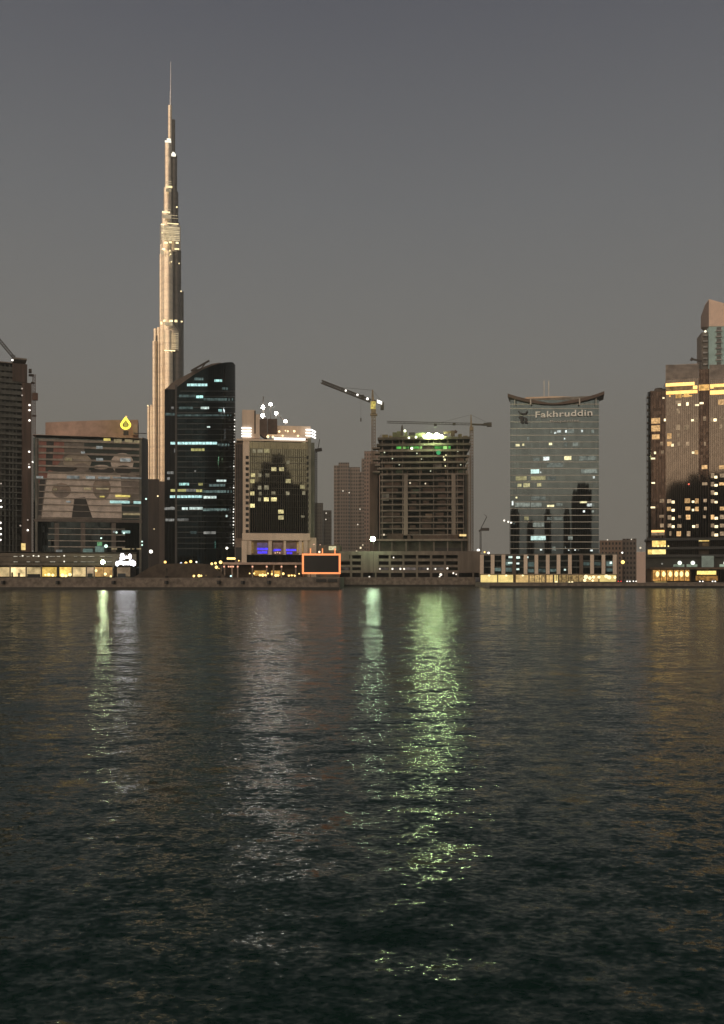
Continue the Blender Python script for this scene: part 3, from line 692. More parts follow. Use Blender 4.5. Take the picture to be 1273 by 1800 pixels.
for px, py, r in ((372.5, 991, 2.2), (379, 990, 2.1), (388, 988.3, 2.9), (380.5, 997, 2.7), (385, 1000, 1.6), (341, 1012.5, 2), (350, 1012, 2.4), (354, 1012, 1.8), (363, 1011.5, 2.2), (373, 1012, 2.1), (381, 1012, 2.3), (389, 1011.5, 2.6)): T.lamp(px, py, r, am, -.8, 'bulb')
T.lamp(406, 1012.5, 1.6, glow('teal_spot', (.7, 1, .95), 1.8), -.8, 'bulb'); T.lamp(358, 1012.5, 1.3, glow('green_spot', (.2, .9, .3), .9), -.8, 'bulb')

def street_lamp(px, py, D, z0, r, mat, label, name='street_lamp', group='street lamps', base=None):
    t = Thing(name, label, 'lamp', px, D, z0, 0, group)
    x, z = t.L(px, py)
    t.part('pole', MB().cyl(0.35, .2, 0, z + .2, .10, .07, 8), steel)
    t.part('arm', MB().beam((.35, .2, z + .2), (0, 0, z + .25), .06), steel)
    t.part('lamp_head', MB().ball(x, 0, z, r * D / F, n=10), mat)
    return t
orange = glow('sodium_lamp', (1, .60, .16), 3.0); wht = glow('white_street_lamp', (1, .96, .85), 2.5)
big_white = glow('big_street_lamp', (.80, 1, .55), 95, sample=True)
street_lamp(181, 988, 396, G_L, 3.6, big_white, 'brightest white lamp before the podium, left of the two line neon sign')
street_lamp(290.5, 988, 430, G_L, 2.2, orange, 'flat orange lamp above the middle of the brown embankment')
street_lamp(318.5, 990, 430, G_L, 1.8, glow('bluish_lamp', (.75, .82, 1), 1.5), 'bluish white lamp above the brown embankment')
street_lamp(327, 990, 425, G_L, 2.6, orange, 'lower of two amber lamps beside the bluish one')
street_lamp(335.5, 987, 425, G_L, 2.4, orange, 'higher of two amber lamps beside the bluish one')
street_lamp(345.5, 988, 430, G_L, 1.5, wht, 'small white lamp just right of the two amber ones')
street_lamp(265.5, 969.5, 430, G_L, 3.2, wht, 'white lamp high at the foot of the brown shade block')
street_lamp(399, 963.5, 430, G_L, 2.3, wht, 'white lamp at the foot of the near black tower')
street_lamp(1095, 988, 470, G_R, 3.2, orange, 'tall orange lamp in the gap left of the white pylon')
street_lamp(1094, 971.5, 520, G_R, 1.5, wht, 'tiny white lamp above the tall orange one in the gap')
street_lamp(1126, 963, 520, G_R, 1.8, glow('faint_lamp', (1, .85, .6), 1.0), 'faint lamp showing above the top of the white pylon')
street_lamp(841, 967.5, 520, G_L, 2.6, wht, 'white lamp at the right end of the car park roof')
street_lamp(852, 970.5, 520, G_L, 1.4, orange, 'small dim lamp right of the car park roof')
street_lamp(859, 972, 520, G_L, 1.9, wht, 'small lamp above the left end of the colonnade')
street_lamp(655.5, 947.5, 448, G_L, 4.4, glow('green_white_flood', (.70, 1, .62), 110, sample=True), 'glaring green white lamp above the left part of the car park')
street_lamp(420, 985.5, 415, G_L, 1.2, orange, 'amber lamp above the left end of the canopy')
am_s = Thing('illuminated_sign', 'small curved amber light bar above the left end of the pavilion canopy', 'sign', 407, 420, G_L)
am_s.part('light_bar', am_s.pb(MB(), 399, 414, 980, 983.5, 0, .5), am); am_s.part('post', am_s.pb(MB(), 406, 407.4, 983.5, 1000, .1, .4, 0, True), steel)

pgroup = 'unlit posts along the quay edge'
for i, (px, lab) in enumerate(((102, 'unlit dark post on the quay before the brightest yellow shop'), (200, 'unlit dark post on the quay below the left end of the two line neon sign'), (293, 'unlit dark post on the quay before the brown embankment'), (385, 'unlit dark post on the quay before the amber kiosk'), (473, 'unlit dark post on the quay before the pavilion middle'))):
    t = Thing('lamp_post', lab, 'post', px, 361.5, G_L, 0, pgroup)
    t.part('planter', MB().cyl(0, .6, 0, .7, .7, .85, 12), black); t.part('pole', MB().cyl(0, .6, .7, 3.1 if i != 1 else 2.8, .12, .09, 8), steel)
    t.part('lantern', MB().cyl(0, .6, 3.1 if i != 1 else 2.8, 3.75, .22, .34, 8).cyl(0, .6, 3.75, 3.95, .4, .05, 8), black)

# ------------------------------------------------------------ orange framed screen
T = Thing('billboard', 'wide black screen in a glowing orange frame standing on the quay', 'billboard', 565, 372, G_L)
T.part('screen', T.pb(MB(), 533.5, 597, 975.5, 1007, 0, .5), solid('dead_screen', (.010, .012, .012), .25, var=.2))
og = glow('orange_frame', (1, .23, .06), 1.6, sample=False); og2 = glow('orange_frame_hot', (1, .31, .11), 1.45)
for q in ((531, 599, 973, 976.3), (531, 599, 1006, 1009)): T.part('frame_bar', T.pb(MB(), *q, -.3, .45), og2)
for q in ((531, 534.3, 976.4, 1005.9), (595.7, 599, 976.4, 1005.9)): T.part('frame_bar', T.pb(MB(), *q, -.29, .44), og2)
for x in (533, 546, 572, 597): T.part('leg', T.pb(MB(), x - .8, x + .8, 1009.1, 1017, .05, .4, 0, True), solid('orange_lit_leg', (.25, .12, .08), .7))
for x in (546, 567, 589): T.part('lamp_post', T.pb(MB(), x - 1, x + 1, 964, 973, 0, .35), og2)
T.lamp(561.5, 970.3, 1.9, glow('screen_top_lamp', (1, .75, .5), 2), -.2, 'lamp')
for px, py in ((567, 1017), (590, 1018), (572, 1021)): T.lamp(px, py, 1.3, glow('screen_foot_lamp', (1, .75, .5), 1.2), -1.5, 'foot_lamp')

# ------------------------------------------------------------ hazy towers in the background
def window_wall(name, col, D):
    if name in MATS: return MATS[name]
    m, t, out = new_mat(name)
    u, v, cid = cellcoords(t, 2.3, 3.4)
    fu, fv = t.m('FRACT', u), t.m('FRACT', v)
    hole = t.m('MULTIPLY', t.m('MULTIPLY', t.m('GREATER_THAN', fu, .35), t.m('LESS_THAN', fu, .85)), t.m('MULTIPLY', t.m('GREATER_THAN', fv, .3), t.m('LESS_THAN', fv, .8)))
    wn = t.new('ShaderNodeTexWhiteNoise', noise_dimensions='2D'); t.l.new(cid, wn.inputs['Vector'])
    dark = t.ramp(wn.outputs['Value'], [(0, (.02, .02, .02)), (1, (.06, .055, .05))], 'LINEAR')
    p = t.new('ShaderNodeBsdfPrincipled'); t.l.new(t.mix(hole, (*col, 1), dark), p.inputs['Base Color']); p.inputs['Roughness'].default_value = .6
    t.l.new(p.outputs[0], out.inputs[0])
    return m
def far_tower(px, D, label, blocks, lamps=()):
    t = Thing('residential_tower', label, 'building', px, D, 2.05, 0, 'hazy background towers')
    for (x0, x1, yt, d0, col) in blocks:
        mm = window_wall('far_wall_%d' % int(col[0] * 1000), col, D)
        t.part('wall', t.pb(MB(), x0, x1, yt, 972, d0, d0 + 22, 0, True), mm)
    for px_, py_ in lamps: t.lamp(px_, py_, 1.1, glow('far_lamp', (1, .9, .7), 1.0), -2, 'lit_window')
far_tower(569, 900, 'lower dark hazy tower just right of the beige hotel', ((554, 568, 884, 0, (0.113, 0.104, 0.087)), (568.3, 583, 897, 3, (0.122, 0.109, 0.091))), ((573.5, 902), (573, 913)))
far_tower(615, 850, 'pale brown hazy twin tower between the beige hotel and the unfinished block', ((587, 595, 818, 2, (0.282, 0.226, 0.181)), (595.3, 614, 813, 0, (0.246, 0.198, 0.160)), (614.3, 633, 821, 2, (0.282, 0.226, 0.181)), (633.3, 646, 829, 0, (0.264, 0.208, 0.170)), (636, 650, 806, 8, (0.264, 0.208, 0.170))), ((603, 863), (614, 866), (633, 895), (646, 851), (629, 922)))
far_tower(660, 760, 'brown hazy tower half hidden behind the left corner of the unfinished block', ((640.5, 672, 793, 4, (0.302, 0.217, 0.170)),), ())
far_tower(1086, 620, 'low tan apartment block in the gap between glass tower and white pylon', ((1054, 1094, 950, 0, (0.377, 0.264, 0.189)), (1094.3, 1119, 947, 2, (0.246, 0.179, 0.133))), ((1068, 949), (1110, 948)))

# ------------------------------------------------------------ unfinished concrete block with floodlights
T = Thing('unfinished_block', 'broad unfinished concrete frame block with green lit top floor and glaring floodlights', 'building', 745, 480, G_L)
T.part('core', T.pb(MB(), 668, 818, 800, 968, 6, 26, 0, True), interior)
T.part('core', T.pb(MB(), 690, 800, 776, 800, 9, 22), interior)
frame = solid('frame_concrete', (.165, .135, .112), .85, var=.35, streak=True)
ys = [769, 780, 790.5, 801, 811.5, 822, 832.5]
while ys[-1] < 930: ys.append(ys[-1] + 10.65)
for i, yy in enumerate(ys):
    l = (664, 662, 666, 664, 669, 663, 668)[i] if i < 7 else 669
    r_ = (827, 828, 823, 825, 820, 822, 822)[i] if i < 7 else 816
    T.part('floor_slab', T.pb(MB(), l, r_, yy, yy + (2.3 if i < 3 else 1.8), -1.6 if i < 6 else -.15, 27), solid('dark_formwork', (.10, .085, .066), .9) if i < 2 else frame)
for px in (672, 690, 708, 738.3, 762.3, 787, 804, 815):
    T.part('column', T.pb(MB(), px - .8, px + .8, 772, 948, .1, 1.2), frame)
for px in (713.5, 797.5): T.part('wide_pier', T.pb(MB(), px - 3.6, px + 3.6, 833, 940, -.4, 1.4), solid('pale_pier', (.22, .18, .15), .85, var=.25, streak=True))
for a, b in ((672, 710), (717.5, 737.5), (739, 761.5), (763, 786.5), (788, 793.5), (801.5, 815)):
    for i, yy in enumerate(ys[6:-1]):
        if random.random() < .78:
            x0 = a + random.uniform(.5, (b - a) * .35); x1 = b - random.uniform(.5, (b - a) * .35)
            T.part('block_infill', T.pb(MB(), x0, x1, yy + 4.8 + random.uniform(-1.6, 1.4), yy + 10, 1.6, 2.0), solid('brown_block_infill', (.085, .058, .046), .9, var=.4))
T.part('shaded_side_column', T.pb(MB(), 650, 664, 815, 968, 4, 20, 0, True), solid('brown_stair_and_shade_wall', (.09, .06, .047), .9))  # shadow side of the block, its shade put into the brown
for i, yy in enumerate((786, 795, 806, 816, 828)): T.part('side_deck', T.pb(MB(), 655 + (i % 2) * 4, 668, yy, yy + 2.4, -1, 6), concrete)
T.part('side_shaft', T.pb(MB(), 817, 824, 833, 968, .5, 20, 0, True), solid('shaft_dark', (.05, .045, .04), .9))
m = MB().lattice(T.P(825, 968, -2.5), T.P(825, 800, -2.5), 1.4, 30, .12); T.part('hoist_mast', m, steel_y)
for yy in (808, 818, 829): T.part('hoist_gate', T.pb(MB(), 819, 822.5, yy - 2.5, yy + 2.5, -2.4, -1.9), solid('pale_gate', (.25, .21, .18), .8))
T.part('transfer_slab', T.pb(MB(), 657, 822, 947.5, 950.5, -3, 26), concrete)
T.part('base_wall', T.pb(MB(), 664, 820, 950.5, 970, 3, 25, 0, True), solid('base_green_grey', (.075, .072, .055), .9, var=.4))
for px in (667, 689, 714, 738, 763, 787, 812): T.part('base_column', T.pb(MB(), px - .9, px + .9, 950.5, 969, -1.5, -.3, 0, True), frame)
T.part('cabin', T.pb(MB(), 765, 814, 963, 969, -1, 1, 0, True), solid('cabin_dark', (.03, .026, .024), .8))
for q in ((680, 709, 938, 947), (716, 722, 940, 947), (726, 786, 941, 947), (788, 806, 940, 947)): T.part('parapet_wall', T.pb(MB(), *q, -.6, .2), solid('brown_block_infill', (.085, .058, .046), .9))
gg = glow('green_net_lit', (.12, .55, .10), .55, .7, .5); gb = glow('green_net_bright', (.45, .9, .25), .95, .5, .6)  # netting made to glow, in place of lamps shining through it
for a, b, mm in ((697, 706, gg), (707, 713, gb), (714, 719, gg), (722, 738, gg), (739, 750, gb), (752, 762, glow('green_net_faint', (.09, .22, .07), .35, .6)), (764, 778, gg), (779, 787, gb), (788, 792, gg)): T.win(a, b, 782 if a != 779 else 781, 789, mm, 1.6, 'lit_net')
m = MB()
for i in range(70):
    px = random.uniform(667, 826); m.beam(T.P(px, 769.2, random.uniform(-1, 8)), T.P(px + random.uniform(-.5, .5), 769 - random.uniform(1.5, 6), random.uniform(-1, 8)), .07)
T.part('starter_bars', m, rust)
m = MB()
for i in range(90):
    k_ = random.randrange(0, 6); px = random.uniform(672, 818); m.beam(T.P(px, ys[k_ + 1], .4), T.P(px, ys[k_] + 2, .4), .09)
for q in ((668, 676, 793, 803, 0), (676, 690, 814, 824, 1), (742, 760, 783, 792, 2), (800, 816, 804, 812, 1), (696, 707, 825, 834, 0), (764, 777, 815, 823, 2), (806, 818, 824, 833, 0), (672, 684, 868, 880, 2), (748, 760, 903, 911, 1), (726, 737, 860, 868, 0)):
    T.part('hanging_net', T.pb(MB(), *q[:4], .3, .45), solid(('net_green', 'net_brown', 'net_grey')[q[4]], ((.05, .065, .045), (.13, .09, .065), (.16, .15, .135))[q[4]], .95, var=.5))
T.part('formwork_props', m, steel_y)
for q in ((672, 682, 764, 769), (684, 689, 766, 769), (806, 812, 763, 769), (815, 822, 766, 769), (778, 786, 766.5, 769)): T.part('material_stack', T.pb(MB(), *q, .5, 3), solid('form_tan', (.22, .19, .09), .9))
for px, py, r in ((690, 806, 1.1), (702, 817, 1.0), (733, 797, 1.2), (757, 828, 1.0), (805, 793, 1.1), (676, 795, 1.3), (810, 817, 1.0), (741, 807, .9)): T.lamp(px, py, r, glow('deck_spot', (.95, 1, .7), 1.0), -1.2, 'work_lamp')
T.part('deck_gear', T.pb(MB(), 690, 704, 760, 769, -.5, 1.5), solid('form_green', (.16, .17, .09), .9))
m = MB(); T.pb(m, 690, 733, 766, 768, -1.5, 6); T.part('deck_edge', m, solid('form_green', (.16, .17, .09), .9))
for q in ((691, 696, 761, 766), (698, 705, 758, 766), (711, 716, 759, 766)): T.part('formwork', T.pb(MB(), *q, -.6, 2), solid('form_green', (.16, .17, .09), .9))
T.part('formwork', T.pb(MB(), 719, 730, 760, 768.5, 0, 5), black)
T.part('formwork', T.pb(MB(), 731, 747, 761, 769, 1, 5), solid('form_green', (.16, .17, .09), .9))
T.part('formwork', T.pb(MB(), 748, 775, 764, 769, 1, 5), solid('form_tan', (.22, .19, .09), .9))
T.part('mast', MB().beam(T.P(707, 769, 0), T.P(707, 750, 0), .9, 0, .5).beam(T.P(707, 750, 0), T.P(707, 746, 0), .4, 0, .1), steel)
ff = glow('deck_floodlight', (.74, 1, .46), 200, sample=True); fs = glow('deck_small_lamp', (.95, 1, .7), 5, sample=False)
for px, py, r in ((754, 766, 4.6), (767.5, 766, 4.6), (775.5, 767, 2.8)): T.lamp(px, py, r, ff, -2.5, 'floodlight')
for px, py, r in ((746, 774, 2.8), (770.5, 774, 2.8), (712, 757.5, 2), (719, 776, 1.6), (731.5, 775, 1.8), (779, 775, 1.3), (724, 788, 2)): T.lamp(px, py - (0 if py < 770 or py > 780 else 6.5), r, fs, -2.5, 'deck_lamp')
T.lamp(771, 795.5, 4.0, glow('green_lamp', (.08, .5, .18), .8), -1.2, 'green_lamp')
for px, py, r in ((782, 808, 2), (784, 800, 1.2), (783, 819, 1.2), (780, 803, 1.2)): T.lamp(px, py, r, glow('stair_lamp', (1, .92, .5), 1.4), -2, 'stair_lamp')
for px, py, r in ((675, 940, 1.8), (721, 849, 1.6), (748, 850, 1.4)): T.lamp(px, py, r, glow('site_lamp_dim', (1, .85, .6), .9 if px == 675 else .25), -1, 'site_lamp')
m = MB(); T.pb(m, 808, 820, 939, 942.5, -2, -1); T.part('canopy_light', m, glow('canopy_amber', (1, .72, .3), 1.0, .3))
T.part('placing_boom', MB().beam(T.P(795.5, 770, -1), T.P(795.5, 757, -1), .6).beam(T.P(780, 761, -1), T.P(797, 759, -1), .55).beam(T.P(796, 766, -1), T.P(796, 758, -1), 1.1).beam(T.P(800, 761, -1), T.P(802, 757, -1), .8), solid('boom_brown', (.10, .065, .045), .8))

# ------------------------------------------------------------ tower cranes
C = Thing('tower_crane', 'lit tower crane with a raised jib pointing left above the unfinished block', 'crane', 657, 500, G_L)
C.part('mast', MB().lattice(C.P(656.8, 968), C.P(656.8, 728), 2.1, 44, .17), steel_y)
C.part('slewing_ring', C.pb(MB(), 651, 663.5, 727, 730, -1.4, 1.4).box(*(C.L(652.5, 0)[0], C.L(661, 0)[0]), -1.2, 1.2, C.L(656, 727)[1], C.L(656, 719.5)[1]), steel_y)
C.part('cab', C.pb(MB(), 651.5, 660.5, 705.5, 718, -1.6, 1.6), glow('cab_lit', (1, .80, .20), 1.0, .8, .8))
C.part('tower_head', MB().beam(C.P(655.5, 706), C.P(655, 685), .8, 0, .3), steel_y)
C.part('jib', MB().lattice(C.P(651, 704.5), C.P(565, 671), 1.6, 24, .2), steel)
C.part('tie_rod', MB().beam(C.P(655, 686), C.P(601, 681), .07).beam(C.P(655, 686), C.P(672, 706), .07), steel)
C.part('counter_jib', MB().beam(C.P(655, 704), C.P(674, 711), .7), steel)
C.part('counterweight', C.pb(MB(), 669, 675, 707, 720, -1, 1), steel)
C.part('winch', C.pb(MB(), 634, 640, 694, 700, -1, 1), steel)
C.part('lit_panel', MB().prism([C.L(x, y_, -1.3) for x, y_ in ((663, 702.5), (671.5, 705.5), (671.5, 711), (663, 708))], -1.3, -1.0), glow('crane_panel', (1, .97, .85), 2.5))
for px, py, r in ((608, 686.5, 1.5), (628.5, 694, 1.7), (646, 701, 2.2)): C.lamp(px, py, r, wl, -1.3, 'jib_lamp')
C.part('hook_line', MB().beam(C.P(634.5, 699), C.P(634.5, 735), .04).beam(C.P(634.5, 735), C.P(634.5, 741), .35), steel)
C = Thing('tower_crane', 'unlit tower crane with a long level jib behind the right side of the unfinished block', 'crane', 829, 520, G_L)
C.part('mast', MB().lattice(C.P(829, 968), C.P(829, 750), 1.9, 42, .17), steel_y)
C.part('cab', C.pb(MB(), 825.5, 832.5, 750, 757, -1.2, 1.2), steel_y)
C.part('tower_head', MB().beam(C.P(828.5, 750), C.P(828, 729), .55, 0, .25), steel_y)
C.part('jib', MB().lattice(C.P(827, 745.5), C.P(680, 742), 1.1, 22, .065), steel)
C.part('counter_jib', MB().beam(C.P(829, 746), C.P(861, 747), .5), steel)
C.part('counterweight', C.pb(MB(), 856, 864.5, 742.5, 749.5, -1, 1).beam(C.P(850, 746, -.8), C.P(856, 746, -.8), .8), steel)
C.part('tie_rod', MB().beam(C.P(828, 729), C.P(770, 744), .05).beam(C.P(828, 729), C.P(859, 744), .05), steel)
C.part('trolley', C.pb(MB(), 763, 768, 744.5, 748, -.8, .8), steel); C.part('winch', C.pb(MB(), 796, 801, 743, 747, -.7, .7), steel)
C = Thing('tower_crane', 'small distant luffing crane right of the unfinished block, left of the glass tower', 'crane', 845, 900, 2.05)
C.part('mast', MB().lattice(C.P(845, 970), C.P(845, 932), 1.6, 14, .16), steel); C.part('jib', MB().beam(C.P(845, 930), C.P(856, 908), .35).beam(C.P(856, 908), C.P(851, 904), .2), steel)
C.part('counterweight', C.pb(MB(), 846, 860, 928, 933, -1, 1).beam(C.P(842, 934), C.P(848, 930), .8), steel)

# ------------------------------------------------------------ car park
T = Thing('car_park', 'long grey multi storey car park with rows of dark openings above the quay', 'building', 722, 456, G_L)
pk = solid('car_park_grey', (.165, .135, .11), .85, var=.3, streak=True)
T.part('back_wall', T.pb(MB(), 597, 843, 975, 1016, 7, 26, 0, True), interior)
T.part('roof_deck', T.pb(MB(), 596, 845, 969, 975.5, -.3, 28), pk)
for y0, y1 in ((982, 986.5), (993, 997), (1002.5, 1007)): T.part('spandrel', T.pb(MB(), 597, 843, y0, y1, 0, 1), pk)
for a, b in ((615.5, 619), (634.5, 638), (683.5, 687), (707.5, 711), (731.5, 735), (756, 760), (780.5, 784)): T.part('pier', T.pb(MB(), a, b, 975.5, 1016, -.15, .9, 0, True), pk)
T.part('solid_bay', T.pb(MB(), 638, 666, 975.5, 1006, -.2, 1.4), pk); T.part('solid_bay', T.pb(MB(), 805, 845, 975.5, 1006, -.2, 1.4), pk); T.part('solid_bay', T.pb(MB(), 596, 614, 974, 985, -.2, 1.4), pk)
for x in (660.5, 786, 805, 832, 843.5): T.part('pier', T.pb(MB(), x - 1.3, x + 1.3, 1006, 1016, -.12, .8, 0, True), pk)
pl = glow('car_park_light', (.75, .62, .55), .10, .8, .4)
for a, b in ((667, 683), (688, 707), (712, 731), (736, 755), (761, 780), (600, 614)): T.win(a, b, 997.5, 1002, pl, 3, 'lit_bay')
lw = glow('car_park_lamp', (1, .9, .75), 1.6)
for px, py, r in ((668, 1000, 1.3), (690, 1000, 1.8), (704, 1000, 1.8), (710.5, 1000, 1.7), (752, 1000, 1.6), (765.5, 1000, 1.4), (786.5, 999, 1.8), (692, 980, 1.3), (775, 1010, 2.4), (773, 1014, 1.6), (797, 1007.5, 1.6), (802, 1009.5, 1.2), (649.5, 1014, 1.3)): T.lamp(px, py, r, lw, -.8, 'lamp')
for px, py, r in ((634, 963, 1.8), (627, 969.5, 1.6), (638, 958, 1)): T.lamp(px, py, r, glow('car_park_roof_lamp', (1, .85, .55), 1.2), 4, 'lamp')
T.win(578, 591, 960, 967, glow('bar_window', (.95, .85, .5), .6, .4, 1.2), 2, 'lit_window')
T.part('corner_block', T.pb(MB(), 560, 596, 958, 1000, 2, 20, 0, True), solid('corner_block_tan', (.14, .11, .085), .85))

# ------------------------------------------------------------ glass tower with curved roof wing
T = Thing('glass_office_tower', 'pale glass office tower with a curved roof wing and white lettering near its top', 'building', 975, 500, G_R, -1)
fg = glass('silver_green_glass', (.050, .068, .076), .035, (1.45, 3.78), .14, .0008, .06, (.05, .05, .045))
def fdy(px): return 1.6 * ((px - 975) / 78.0) ** 2
m = MB(); fp = []
for i in range(25):
    px = 897 + 156 * i / 24; dy = fdy(px); x, z = T.L(px, 703, dy); fp.append((x, dy, z))
n = len(fp); m.v = [(x, d, 0) for x, d, z in fp] + fp + [(x * .93, 28, 0) for x, d, z in fp] + [(x * .93, 28, z) for x, d, z in fp]
for i in range(n - 1):
    m.face([i, i + 1, n + i + 1, n + i], 0, True); m.face([n + i, n + i + 1, 3 * n + i + 1, 3 * n + i]); m.face([2 * n + i, 3 * n + i, 3 * n + i + 1, 2 * n + i + 1])
m.face([0, n, 3 * n, 2 * n]); m.face([n - 1, 2 * n - 1, 4 * n - 1, 3 * n - 1])
T.part('curtain_wall', m, fg)
bandm = solid('pale_floor_band', (.52, .50, .44), .5, 0, var=.1)
for i in range(23):
    yy = 707 + i * 11.72 if i else 711
    if yy > 972: break
    m = MB()
    for j in range(12):
        a = 897 + 13 * j; b = a + 13; p, q = T.P(a, yy, fdy(a) - .2), T.P(b, yy, fdy(b) - .2); h_ = .36
        m.hull8([p, q, (q[0], q[1] + .4, q[2]), (p[0], p[1] + .4, p[2]), (p[0], p[1], p[2] + h_), (q[0], q[1], q[2] + h_), (q[0], q[1] + .4, q[2] + h_), (p[0], p[1] + .4, p[2] + h_)])
    T.part('floor_band', m, bandm)
f = zz(820, 650, 4.39)
ow = {'d': glow('ofc_dim', (.52, .58, .5), .30, .6, .7), 'w': glow('ofc_white', (.9, 1, .95), 1.0, .5, .9), 'y': glow('ofc_yellow', (.9, .82, .42), .45, .5, .8), 'Y': glow('ofc_yellow_bright', (1, .9, .5), 1.1, .4, .9), 'c': glow('ofc_cyan', (.5, .95, .82), .75, .45, .7), 'C': glow('ofc_cyan_bright', (.72, 1, .92), 1.0, .3, .7)}
for q in ((650, 468, 662, 488, 'd'), (700, 467, 730, 483, 'w'), (678, 480, 693, 493, 'w'), (762, 466, 775, 484, 'w'), (780, 460, 830, 487, 'd'), (885, 463, 899, 481, 'w'), (965, 462, 985, 488, 'd'), (380, 573, 412, 590, 'Y'), (430, 570, 446, 586, 'Y'), (637, 564, 661, 580, 'Y'), (750, 560, 780, 590, 'd'), (820, 560, 862, 590, 'd'), (753, 526, 762, 538, 'w'), (470, 520, 485, 545, 'd'),
          (593, 672, 640, 698, 'w'), (755, 667, 810, 695, 'Y'), (515, 680, 565, 703, 'd'), (870, 667, 1000, 697, 'd'), (620, 720, 745, 748, 'd'), (497, 769, 562, 799, 'C'), (569, 786, 578, 797, 'w'), (885, 767, 1010, 797, 'd'), (380, 823, 465, 852, 'y'), (497, 823, 610, 849, 'y'), (976, 821, 992, 838, 'w'), (395, 880, 425, 903, 'y'), (440, 875, 490, 905, 'y'), (545, 875, 578, 900, 'y'), (630, 825, 690, 850, 'd'),
          (500, 978, 610, 1003, 'd'), (380, 980, 393, 992, 'Y'), (375, 1026, 490, 1056, 'd'), (497, 1026, 580, 1056, 'd'), (388, 1032, 422, 1055, 'C'), (622, 1043, 677, 1058, 'Y'), (695, 1030, 742, 1050, 'd'), (875, 1015, 930, 1028, 'Y'), (930, 1032, 968, 1054, 'w'), (970, 1030, 988, 1054, 'd'), (447, 1133, 480, 1160, 'y'), (622, 1136, 662, 1160, 'd'), (672, 1136, 742, 1160, 'd'), (513, 1180, 600, 1210, 'd'), (560, 1182, 585, 1207, 'c'),
          (497, 1283, 612, 1314, 'C'), (785, 1285, 820, 1312, 'd'), (568, 1381, 584, 1394, 'w'), (785, 1388, 795, 1396, 'w'), (833, 1386, 845, 1395, 'w'), (860, 1387, 870, 1395, 'd'), (955, 1387, 975, 1400, 'w'), (660, 1365, 690, 1395, 'd'), (900, 1085, 915, 1100, 'w'), (968, 1085, 985, 1100, 'd'), (350, 1012, 362, 1045, 'w'), (760, 1365, 768, 1376, 'd')):
    x0, x1, y0, y1 = f(q); T.win(x0, x1, y0, y1, ow[q[4]], min(fdy(x0), fdy(x1)) - .05)
def arc(px): return 711.5 - 15.5 * ((px - 972) / 84.0) ** 2
wing = solid('wing_brown', (.10, .065, .048), .6, .1, var=.15)
m = MB(); N = 28; pts = []
for i in range(N + 1):
    px = 892.5 + 170 * i / N; th = 5.6 if abs(px - 972) > 30 else 2.2 + 3.4 * abs(px - 972) / 30
    pts.append((px, arc(px) - .5, arc(px) - .5 - th))
for p, q in zip(pts, pts[1:]):
    a = T.L(p[0], p[1], -2); b = T.L(q[0], q[1], -2); c = T.L(q[0], q[2], -2); d = T.L(p[0], p[2], -2)
    m.hull8([(a[0], -2, a[1]), (b[0], -2, b[1]), (b[0], 14, b[1]), (a[0], 14, a[1]), (d[0], -2, d[1]), (c[0], -2, c[1]), (c[0], 14, c[1]), (d[0], 14, d[1])])
T.part('roof_wing', m, wing)
m = MB().prism([T.L(x, y_, 3) for x, y_ in [(918 + 118 * i / 12, arc(918 + 118 * i / 12) - 3) for i in range(13)] + [(1030, 698), (975, 696.5), (925, 698)]], 3, 12)
T.part('roof_fill', m, solid('roof_fill_tan', (.74, .56, .40), .8, var=.1))
T.part('penthouse', T.pb(MB(), 903, 1050, 702, 708, 2.6, 20), solid('penthouse_grey', (.20, .18, .15), .7))
for x in (933, 1019): T.part('strut', T.pb(MB(), x - 1.1, x + 1.1, arc(x) - 6.5, 711, -2.3, -1.9), white_post)
for x in (905, 1048): T.part('strut', T.pb(MB(), x - .5, x + .5, arc(x) - 1, 712, -1, -.7), white_post)
for x in (956.5, 964.8): T.part('antenna_mast', MB().beam(T.P(x, 699, 6), T.P(x, 669, 6), .22), white_post)
def text_part(txt, x0, x1, y0, y1, mat, name, off, sx_=1):
    cu = bpy.data.curves.new(name, 'FONT'); cu.body = txt; cu.size = 1; cu.extrude = .03; cu.offset = off; cu.space_character = 1.06
    tmp = bpy.data.objects.new(name + '_curve', cu); COL.objects.link(tmp)
    me = bpy.data.meshes.new_from_object(tmp.evaluated_get(bpy.context.evaluated_depsgraph_get()))
    bpy.data.objects.remove(tmp)
    vx = [v.co.x for v in me.vertices]; vy = [v.co.y for v in me.vertices]
    a = T.L(x0, y1, -.9); b = T.L(x1, y0, -.9)
    for v in me.vertices:
        x = a[0] + (v.co.x - min(vx)) / (max(vx) - min(vx)) * (b[0] - a[0]); z = a[1] + (v.co.y - min(vy)) / (max(vy) - min(vy)) * (b[1] - a[1])
        v.co = (x, -.9 - v.co.z * 5, z)
    me.materials.clear(); me.materials.append(mat)
    o = bpy.data.objects.new(name, me); COL.objects.link(o); o.parent = T.o
text_part('Fakhruddin', 941.5, 1041.5, 719.5, 734.5, solid('sign_letters', (.85, .83, .78), .5, var=.05), 'sign_lettering', .012)
text_part('Properties', 967, 1018, 737, 744, solid('sign_letters_dim', (.5, .48, .45), .5, var=.05), 'sign_lettering', .01)
lg = solid('logo_black', (.012, .013, .016), .5)
m = MB()
for pts in (((911, 721), (914.5, 725), (919, 726), (919.5, 728.5), (914, 728), (911, 724)), ((918, 726), (923.5, 726), (926.5, 721), (927.5, 722.5), (924.5, 728), (918, 728.5)), ((914, 731), (920, 731.5), (919.5, 743.5), (915, 743.5)), ((920, 733), (926, 734), (927, 743.5), (921, 743.5), (922.5, 738)), ((911, 733), (914, 732), (914.5, 734), (912, 735))):
    m.prism([T.L(x, y_, -.9) for x, y_ in pts], -.9, -.7)
T.part('sign_emblem', m, lg)
gt = T
